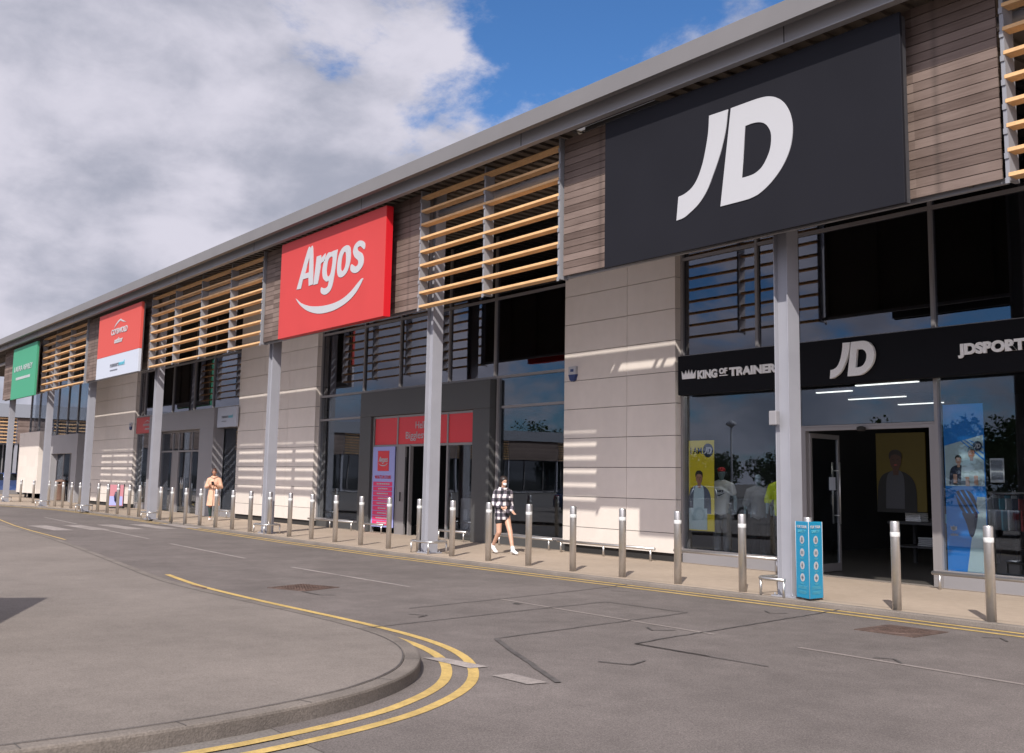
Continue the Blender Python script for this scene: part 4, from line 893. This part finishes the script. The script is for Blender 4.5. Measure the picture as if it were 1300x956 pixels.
mannequin(-14.08,16.7,'mannequin in grey tracksuit top between white tee and lime jacket','grey_cloth',None,False,h=.93,rz=-55)
mannequin(-13.25,16.4,'mannequin in bright lime jacket beside the column','lime_cloth',None,False,rz=-50)
# posters
def fig(o,cx,z,k,y,skin='skin_b',cloth='poster_pale',hair='hair',dark='poster_navy'):
    """printed head and shoulders portrait, flat shapes of the poster"""
    e=lambda u,v,a,b:[(cx+(u+a*math.cos(t_))*k,z+(v+b*math.sin(t_))*k) for t_ in [2*PI*i/18 for i in range(18)]]
    put(shape_mesh([smooth_poly([(cx-.30*k,z-.55*k),(cx-.26*k,z-.15*k),(cx-.12*k,z-.02*k),(cx+.12*k,z-.02*k),(cx+.28*k,z-.18*k),(cx+.30*k,z-.55*k)],(0,5))],.002),'printed_jacket',dark,o,y)
    put(shape_mesh([smooth_poly([(cx-.16*k,z-.5*k),(cx-.14*k,z-.10*k),(cx-.05*k,z+.0*k),(cx+.06*k,z+.0*k),(cx+.12*k,z-.12*k),(cx+.12*k,z-.5*k)],(0,5))],.002),'printed_shirt',cloth,o,y-.0025)
    put(shape_mesh([e(0,.13,.085,.12)],.002),'printed_face',skin,o,y-.005)
    put(shape_mesh([[(cx+u*k,z+v*k) for u,v in ((-.04,-.06),(.04,-.06),(.045,.05),(-.045,.05))]],.002),'printed_neck',skin,o,y-.0035)
    put(shape_mesh([smooth_poly([(cx+u*k,z+v*k) for u,v in ((-.09,.15),(-.095,.22),(-.05,.27),(.03,.275),(.09,.23),(.09,.15),(.07,.19),(.0,.215),(-.06,.20))])],.002),'printed_hair',hair,o,y-.0075)
    for u in (-.034,.034): put(shape_mesh([e(u,.145,.014,.007)],.002),'printed_eye',hair,o,y-.0075)
    put(shape_mesh([e(0,.075,.026,.006)],.002),'printed_mouth','dull_red',o,y-.0075); put(shape_mesh([e(.004,.11,.009,.018)],.002),'printed_nose','skin_b' if skin=='skin' else 'bark',o,y-.0072)
o=thing('poster','yellow window poster with dark round logo and young person in a grey top','poster')
back(o,-14.78,-14.12,15.47,15.48,.62,2.36,'poster_yellow',bevel=0)
put(text_mesh('I AM',-14.73,2.10,.30,.13,.01,0,.003),'lettering','poster_navy',o,15.465)
put(shape_mesh([[( -14.27+.135*math.cos(a),2.165+.135*math.sin(a)) for a in [2*PI*i/24 for i in range(24)]]],.002),'logo_disc','poster_navy',o,15.466)
put(jd(-14.27,2.09,.14,.002),'logo_lettering','white',o,15.462)
fig(o,-14.50,1.50,1.0,15.466); MB().box(-14.77,-14.3,15.461,15.468,.64,1.05).build('printed_trousers','poster_pale',o)
o=thing('poster','tall blue and white window poster with sports players, stripes and leaf emblem','poster')
back(o,-9.32,-8.66,15.47,15.48,.26,2.82,'poster_blue',bevel=0)
put(shape_mesh([[(-9.31,2.18),(-8.67,2.34),(-8.67,1.56),(-9.31,1.56)]],.002),'printed_panel','poster_pale',o,15.466)
put(shape_mesh([[(-9.0,.27),(-8.67,.27),(-8.67,1.4),(-8.8,1.4)]],.002),'printed_panel','poster_pale',o,15.466)
put(shape_mesh([smooth_poly([(-9.15,1.45),(-9.0,1.50),(-8.86,1.42),(-8.80,1.15),(-8.86,.85),(-8.93,.80),(-8.99,1.0),(-9.08,1.2)])],.002),'printed_figure','poster_navy',o,15.463)
st=MB()
for k in range(3):
    x=-9.05+k*.07; st.quad((x,15.462,2.26),(x+.03,15.462,2.26),(-8.67,15.462,1.98+k*.09),(-8.67,15.462,1.95+k*.09))
for k in range(4): x=-9.3+k*.09; st.quad((x,15.462,1.53),(x+.03,15.462,1.53),(x+.26,15.462,1.15),(x+.23,15.462,1.15))
st.build('printed_stripe','poster_blue',o)
fig(o,-9.08,1.88,.55,15.461,'skin','poster_navy'); fig(o,-8.86,1.98,.62,15.455,'skin_b','poster_pale',dark='poster_pale')
lg=MB()
for x,z,k in ((-9.14,1.74,1),(-8.94,1.70,1),(-8.80,1.72,1)): lg.box(x-.03,x+.03,15.452,15.458,z-.14,z)
lg.build('printed_legs','skin',o)
put(shape_mesh([[( -8.76+.075*math.cos(a),2.17+.075*math.sin(a)) for a in [2*PI*i/20 for i in range(20)]]],.002),'logo_disc','poster_navy',o,15.452); put(jd(-8.76,2.13,.075,.002),'logo_lettering','white',o,15.449)
tf=lambda ang:[(-9.20+u,.87+v) for u,v in [(math.cos(PI/2+ang)*r*.095-math.sin(PI/2+ang)*w_,math.sin(PI/2+ang)*r*.095+math.cos(PI/2+ang)*w_) for r,w_ in ((0,0),(.5,.028),(1,0),(.5,-.028))]]
put(merge([shape_mesh([tf(a)],.002) for a in (-.6,0,.6)]),'leaf_emblem','white',o,15.464)
put(text_mesh('adidas',-9.26,.80,.13,.04,.02,0,.002),'lettering','white',o,15.464)
o=thing('notice','small white notice taped inside the window right of the blue poster','notice')
back(o,-8.56,-8.34,15.43,15.435,1.62,1.98,'white',bevel=0); MB().box(-8.54,-8.36,15.426,15.429,1.80,1.95).box(-8.54,-8.36,15.426,15.429,1.66,1.77).build('print','grey_ink',o)
o=thing('poster','dim yellow portrait poster hanging deep inside the open shop','poster')
back(o,-12.95,-11.85,19.0,19.03,1.05,2.6,'dim_yellow',bevel=0); fig(o,-12.5,1.85,1.5,18.99,'hair_b','interior_cloth','hair','void')
# shop furniture
def table(x,y,label):
    o=thing('display_table',label,'display table',(x,y,0),0,'display tables inside the sportswear shop')
    MB().box(-.8,.8,-.45,.45,.80,.85).build('tabletop','frame_dark',o)
    for sx_ in (-1,1):
        for sy in (-1,1): MB().box(sx_*.72-.03,sx_*.72+.03,sy*.38-.03,sy*.38+.03,0,.80).build('leg','frame_dark',o)
    MB().box(-.75,.75,-.4,.4,.35,.38).build('shelf','frame_dark',o)
def stack(x,y,z,m,label):
    s=MB()
    for k in range(5): j=random.uniform(-.01,.01); s.box(x-.17+j,x+.17+j,y-.14,y+.14,z+k*.035,z+k*.035+.03)
    tag(s.build('folded_shirts',m,bevel=.01),label,'folded clothes','stacks of folded clothes')
table(-11.9,19.4,'dark display table just inside the doorway'); table(-12.6,22,'dark display table deeper in the shop')
stack(-12.3,19.35,.853,'tee','white folded shirts on the near table'); stack(-11.5,19.3,.853,'teal','teal folded shirts on the near table'); stack(-12.0,19.3,.383,'grey_cloth','grey folded shirts on the near table shelf')
stack(-12.9,21.9,.853,'tee','white folded shirts on the deeper table'); stack(-12.1,21.9,.853,'grey_cloth','grey folded shirts on the deeper table')
o=thing('clothes_rail','black clothes rail with its hanging bar, inside the open doorway','clothes rail',(-10.9,20.6,0))
MB().tube([(-.6,0,1.45),(.6,0,1.45)],.015,8).build('hanging_bar','stainless',o)
for x_ in (-.6,.6): MB().tube([(x_,0,.02),(x_,0,1.45)],.018,8).box(x_-.02,x_+.02,-.25,.25,0,.03).build('upright','frame_dark',o)
hs=None
for k,mn in enumerate(('tee','grey_cloth','teal','tee','poster_navy','dull_red','grey_cloth','tee')):
    g_=MB(); g_.prism([(-.02,-.24),(.02,-.24),(.025,.24),(-.025,.24)],.72,1.30); g_.prism([(-.015,-.32),(.015,-.32),(.02,.32),(-.02,.32)],1.12,1.34); g_.prism([(-.01,-.1),(.01,-.1),(.01,.1),(-.01,.1)],1.34,1.40)
    q_=g_.build('hanging_top',mn,bevel=.01); q_.location=(-11.35+k*.13,20.6,0); tag(q_,('white','grey','teal','white','navy','red','grey','white')[k]+' top hanging %s along the clothes rail inside the doorway'%ORD[k],'hanging top','tops hanging on the clothes rail')
def lightbar(x,y,L_,label,m='light'):
    o=thing('strip_light',label,'strip light',(x,y,3.55),0,'strip lights on the shop ceiling')
    MB().box(-L_/2,L_/2,-.05,.05,.02,.07).build('housing','white',o); MB().box(-L_/2,L_/2,-.04,.04,0,.019).build('tube',m,o)
lightbar(-14.3,19.5,.9,'left short strip light above the doorway'); lightbar(-14.6,21.5,1.5,'middle long strip light above the doorway'); lightbar(-14.8,23.6,1.2,'right strip light above the doorway')
lightbar(-12.4,18.6,1.4,'strip light near the shop door glass'); lightbar(-10.2,17.5,1.4,'strip light behind the blue poster')
lightbar(-14.0,16.2,1.2,'added strip light hidden over the mannequin window to brighten it','added_display_light'); lightbar(-9.2,16.2,1.0,'added strip light hidden over the blue poster window to brighten it','added_display_light')  # unseen glowing bars added behind the fascia to brighten the displays
lightbar(-20,19,1.5,'strip light behind the tall window of the catalogue shop'); lightbar(-29,19,1.5,'strip light behind the left window of the catalogue shop'); lightbar(-41,19,1.8,'strip light inside the grey portal shop'); lightbar(-60,19,1.8,'strip light inside the far shop')
o=thing('collection_point','grey service kiosk with a dark screen inside the charcoal portal','kiosk',(-24.7,17.2,0)); MB().box(-.3,.3,-.2,.2,0,1.0).build('cabinet','portal_grey',o,bevel=.02); MB().box(-.26,.26,-.03,.03,0,.42,Matrix.Translation((0,-.05,1.02))@Matrix.Rotation(R(-20),4,'X')).build('screen','frame_dark',o,bevel=.01); MB().box(-.1,.1,-.235,-.202,.4,.7).build('card_reader','white',o)
# ------------------------------------------------------------------ cars
def car(name,label,cat,loc,rz,pm,L_=4.2,Wd=1.78,Ht=1.47,group='parked cars',van=False):
    o=thing(name,label,cat,loc,rz,group); k=L_/4.2; h=Ht/1.47
    prof=[(-2.08,.34),(-2.12,.62),(-2.02,.88),(-1.0 if not van else -1.4,.97),(1.75,1.00),(2.02,.90),(2.1,.60),(2.06,.32)]
    bm=bmesh.new(); secs=[(-Wd/2,.90),(-Wd/2+.06,1.0),(Wd/2-.06,1.0),(Wd/2,.90)]; rings=[]
    for y,f in ((-Wd/2+.02,.93),(-Wd/2+.0,.97),(-Wd/2+.10,1.0),(Wd/2-.10,1.0),(Wd/2-.0,.97),(Wd/2-.02,.93)):
        rings.append([bm.verts.new((x*k*(1 if abs(y)<Wd/2-.05 else .985),y,(.34+(z-.34)*f)*h)) for x,z in prof])
    n=len(prof)
    for A,Bq in zip(rings,rings[1:]):
        for i in range(n): bm.faces.new((A[i],A[(i+1)%n],Bq[(i+1)%n],Bq[i]))
    bm.faces.new(rings[0]); bm.faces.new(rings[-1][::-1]); bmesh.ops.recalc_face_normals(bm,faces=bm.faces)
    me=bpy.data.meshes.new('b'); bm.to_mesh(me); bm.free(); bd=link('body',me,pm,o,bevel=.05,smooth=True)
    f0=-1.0 if not van else -1.45; gl=[(f0,.955),(f0+.72,1.40),(1.35,1.42),(1.88,.97)]; top=Wd/2-.24; bot=Wd/2-.05
    bm=bmesh.new(); rr=[]
    for s_ in (-1,1): rr.append([bm.verts.new((x*k,s_*(bot if z<1.1 else top),z*h)) for x,z in gl])
    for i in range(4): bm.faces.new((rr[0][i],rr[0][(i+1)%4],rr[1][(i+1)%4],rr[1][i]))
    bm.faces.new(rr[0]); bm.faces.new(rr[1][::-1]); bmesh.ops.recalc_face_normals(bm,faces=bm.faces); me=bpy.data.meshes.new('g'); bm.to_mesh(me); bm.free(); link('windows',me,'car_glass',o,bevel=.02)
    rf=MB(); rf.prism([((f0+.66)*k,-top-.01),(1.40*k,-top-.01),(1.40*k,top+.01),((f0+.66)*k,top+.01)],1.405*h,1.46*h)
    for s_ in (-1,1):
        for (xa,za,xb,zb) in ((f0,.95,f0+.72,1.42),(.15,.96,.10,1.42),(1.88,.96,1.37,1.42)):
            rf.tube([(xa*k,s_*(bot+.005),za*h),(xb*k,s_*(top+.005),zb*h)],.035,6)
    rf.build('roof_panel',pm,o,bevel=.03)
    for x in (-1.30,1.28):
        for s_ in (-1,1):
            w=MB(); w.tube([(x*k,s_*(Wd/2-.20),.32),(x*k,s_*(Wd/2+.005),.32)],.32,24); wo_=w.build('wheel','rubber',o,bevel=.02)
            w=MB(); w.tube([(x*k,s_*(Wd/2),.32),(x*k,s_*(Wd/2+.012),.32)],.21,20); w.build('rim','alloy',wo_)
    for s_ in (-1,1):
        MB().box(-2.13*k,-1.98*k,s_*.62-.16,s_*.62+.16,.62*h,.76*h).build('headlight','lamp_lens',o,bevel=.02); MB().box(1.98*k,2.11*k,s_*.68-.12,s_*.68+.12,.66*h,.86*h).build('tail_light','tail_lens',o,bevel=.02)
        MB().box(-.80*k,-.66*k,s_*(Wd/2+.08)-.07,s_*(Wd/2+.08)+.07,.95*h,1.07*h).build('mirror',pm,o,bevel=.02)
    MB().box(-2.14*k,-2.07*k,-.55,.55,.40*h,.56*h).build('grille','rubber',o)
    return o
pb=paint('blue_paint',(.02,.05,.16)); pw=paint('white_car_paint',(.62,.62,.62)); pg=paint('silver_paint',(.32,.33,.34)); pk=paint('black_paint',(.015,.015,.017)); pr_=paint('red_paint',(.3,.02,.02))
car('parked_car','dark blue car parked beyond the farthest column','car',(-78,15.9,-.05),R(75),pb)
car('parked_car','white car parked behind the camera, mirrored in the glass','car',(-17.2,-3.2,-.05),R(100),pw)
car('parked_car','black car parked left of the white one','car',(-25.5,-3.4,-.05),R(85),pk)
car('parked_car','silver car parked across from the charcoal portal','car',(-31.5,-3.2,-.05),R(92),pg)
car('parked_car','dark blue car parked across from the long cream wall','car',(-38.5,-3.3,-.05),R(88),pb)
car('parked_car','red car in the second parking row','car',(-22,-14,-.05),R(92),pr_)
car('shadow_van','unseen tall black van added to throw a shadow on the island','van',(-11.05,.38,.05),R(155.5),pk,4.6,1.85,2.05,'parked cars',True)  # van added out of view to cast the shadow on the island
# lamp posts
def lamp(x,y,label):
    o=thing('street_lamp',label,'street lamp',(x,y,-.05),0,'car park lamp posts')
    MB().tube([(0,0,0),(0,0,.8),(0,0,4.7)],[.08,.06,.045],12).build('pole','bracket',o); MB().lathe([(.05,4.7),(.12,4.75),(.30,4.85),(.28,4.95),(.12,5.08),(.02,5.12)],seg=20).build('lamp_head','white',o)
lamp(-40.5,-15,'lamp post across from the mannequin window'); lamp(-21,-12,'lamp post across from the blue poster window'); lamp(-48,-14,'lamp post across from the charcoal portal'); lamp(-75,-16,'farthest lamp post in the car park')
# trees
def tree(x,y,h,rad,seed,label):
    rnd=random.Random(seed); o=thing('tree',label,'tree',(x,y,-.05),0,'trees at the edge of the car park')
    t_=MB(); t_.tube([(0,0,0),(.05,.03,h*.25),(-.05,.0,h*.5),(.1,.05,h*.8)],[.22,.17,.12,.04],8)
    tips=[]
    for k in range(9):
        a=rnd.uniform(0,2*PI); z=h*rnd.uniform(.25,.6); e=(math.cos(a)*rad*.7,math.sin(a)*rad*.7,z+h*.12); t_.tube([(0,0,z),(e[0]*.5,e[1]*.5,z+h*.08),e],[.08,.05,.02],6); tips.append(e)
    t_.build('trunk','bark',o)
    bm=bmesh.new(); cl=[(Vector((rnd.gauss(0,rad*.45),rnd.gauss(0,rad*.45),rnd.uniform(h*.14,h*.92))),rnd.uniform(.5,1.0)*rad*.42) for _ in range(26)]+[(Vector(e),rad*.4) for e in tips]
    for c,r in cl:
        for _ in range(170):
            d=Vector((rnd.gauss(0,1),rnd.gauss(0,1),rnd.gauss(0,.8))).normalized()*r*rnd.uniform(.55,1.05)
            p=c+d; a=Vector((rnd.gauss(0,1),rnd.gauss(0,1),rnd.gauss(0,1))).normalized(); b=a.orthogonal().normalized(); s=rnd.uniform(.16,.32)
            bm.faces.new([bm.verts.new(p+a*s*u+b*s*v) for u,v in ((-1,0),(0,-.6),(1,0),(0,.6))])
    me=bpy.data.meshes.new('crown'); bm.to_mesh(me); bm.free(); link('crown',me,'leaf',o)
for i,(x,y,h,r,l) in enumerate(((-62,-66,8.0,4.6,'rounded green tree behind the car park, nearest of the row'),(-80,-70,4.8,4.4,'low green tree second in the car park row'),(-96,-72,5.2,5.0,'low broad green tree in the middle of the car park row'),(-53,-70,8.6,4.6,'spreading green tree at the near end of the row'),(-118,-76,10,5.2,'green tree fifth along the car park row'),(-140,-80,11,6,'broad green tree at the far end of the row'),(-43,-68,9,5,'dense green tree at the right end of the row'))): tree(x,y,h,r,i,l)
# ------------------------------------------------------------------ far wing with its own louvres
o=thing('shop_wing','far single-storey shop wing with grey roof and timber louvre band','building')
MB().box(-130,-100.6,-60,60,0,7.2).build('wall','portal_pale',o)
MB().box(-130,-99.3,-60,60,6.15,7.3).build('roof','far_roof',o)
m=MB(); mm=MB(); tm=MB()
for k in range(16):
    y0=-58+k*7.2
    if k%2==0:
        for j in range(8): m.box(-99.62,-99.45,y0+.1,y0+7.1,3.95+j*.29,4.03+j*.29)
    else: MB().box(-99.6,-99.5,y0,y0+7.2,3.9,6.12).build('timber_cladding','timber',o)
    mm.box(-99.9,-99.6,y0-.12,y0+.12,0,6.1)
m.build('louvre_slats','slat',o); mm.build('column','steel_paint',o)
MB().box(-100.58,-100.5,-58,58,.3,3.8).build('window','car_glass',o)
w=MB()
for k in range(40): w.box(-100.48,-100.4,-58+k*2.9,-57.92+k*2.9,.3,6.1)
w.build('window_frame','frame',o)
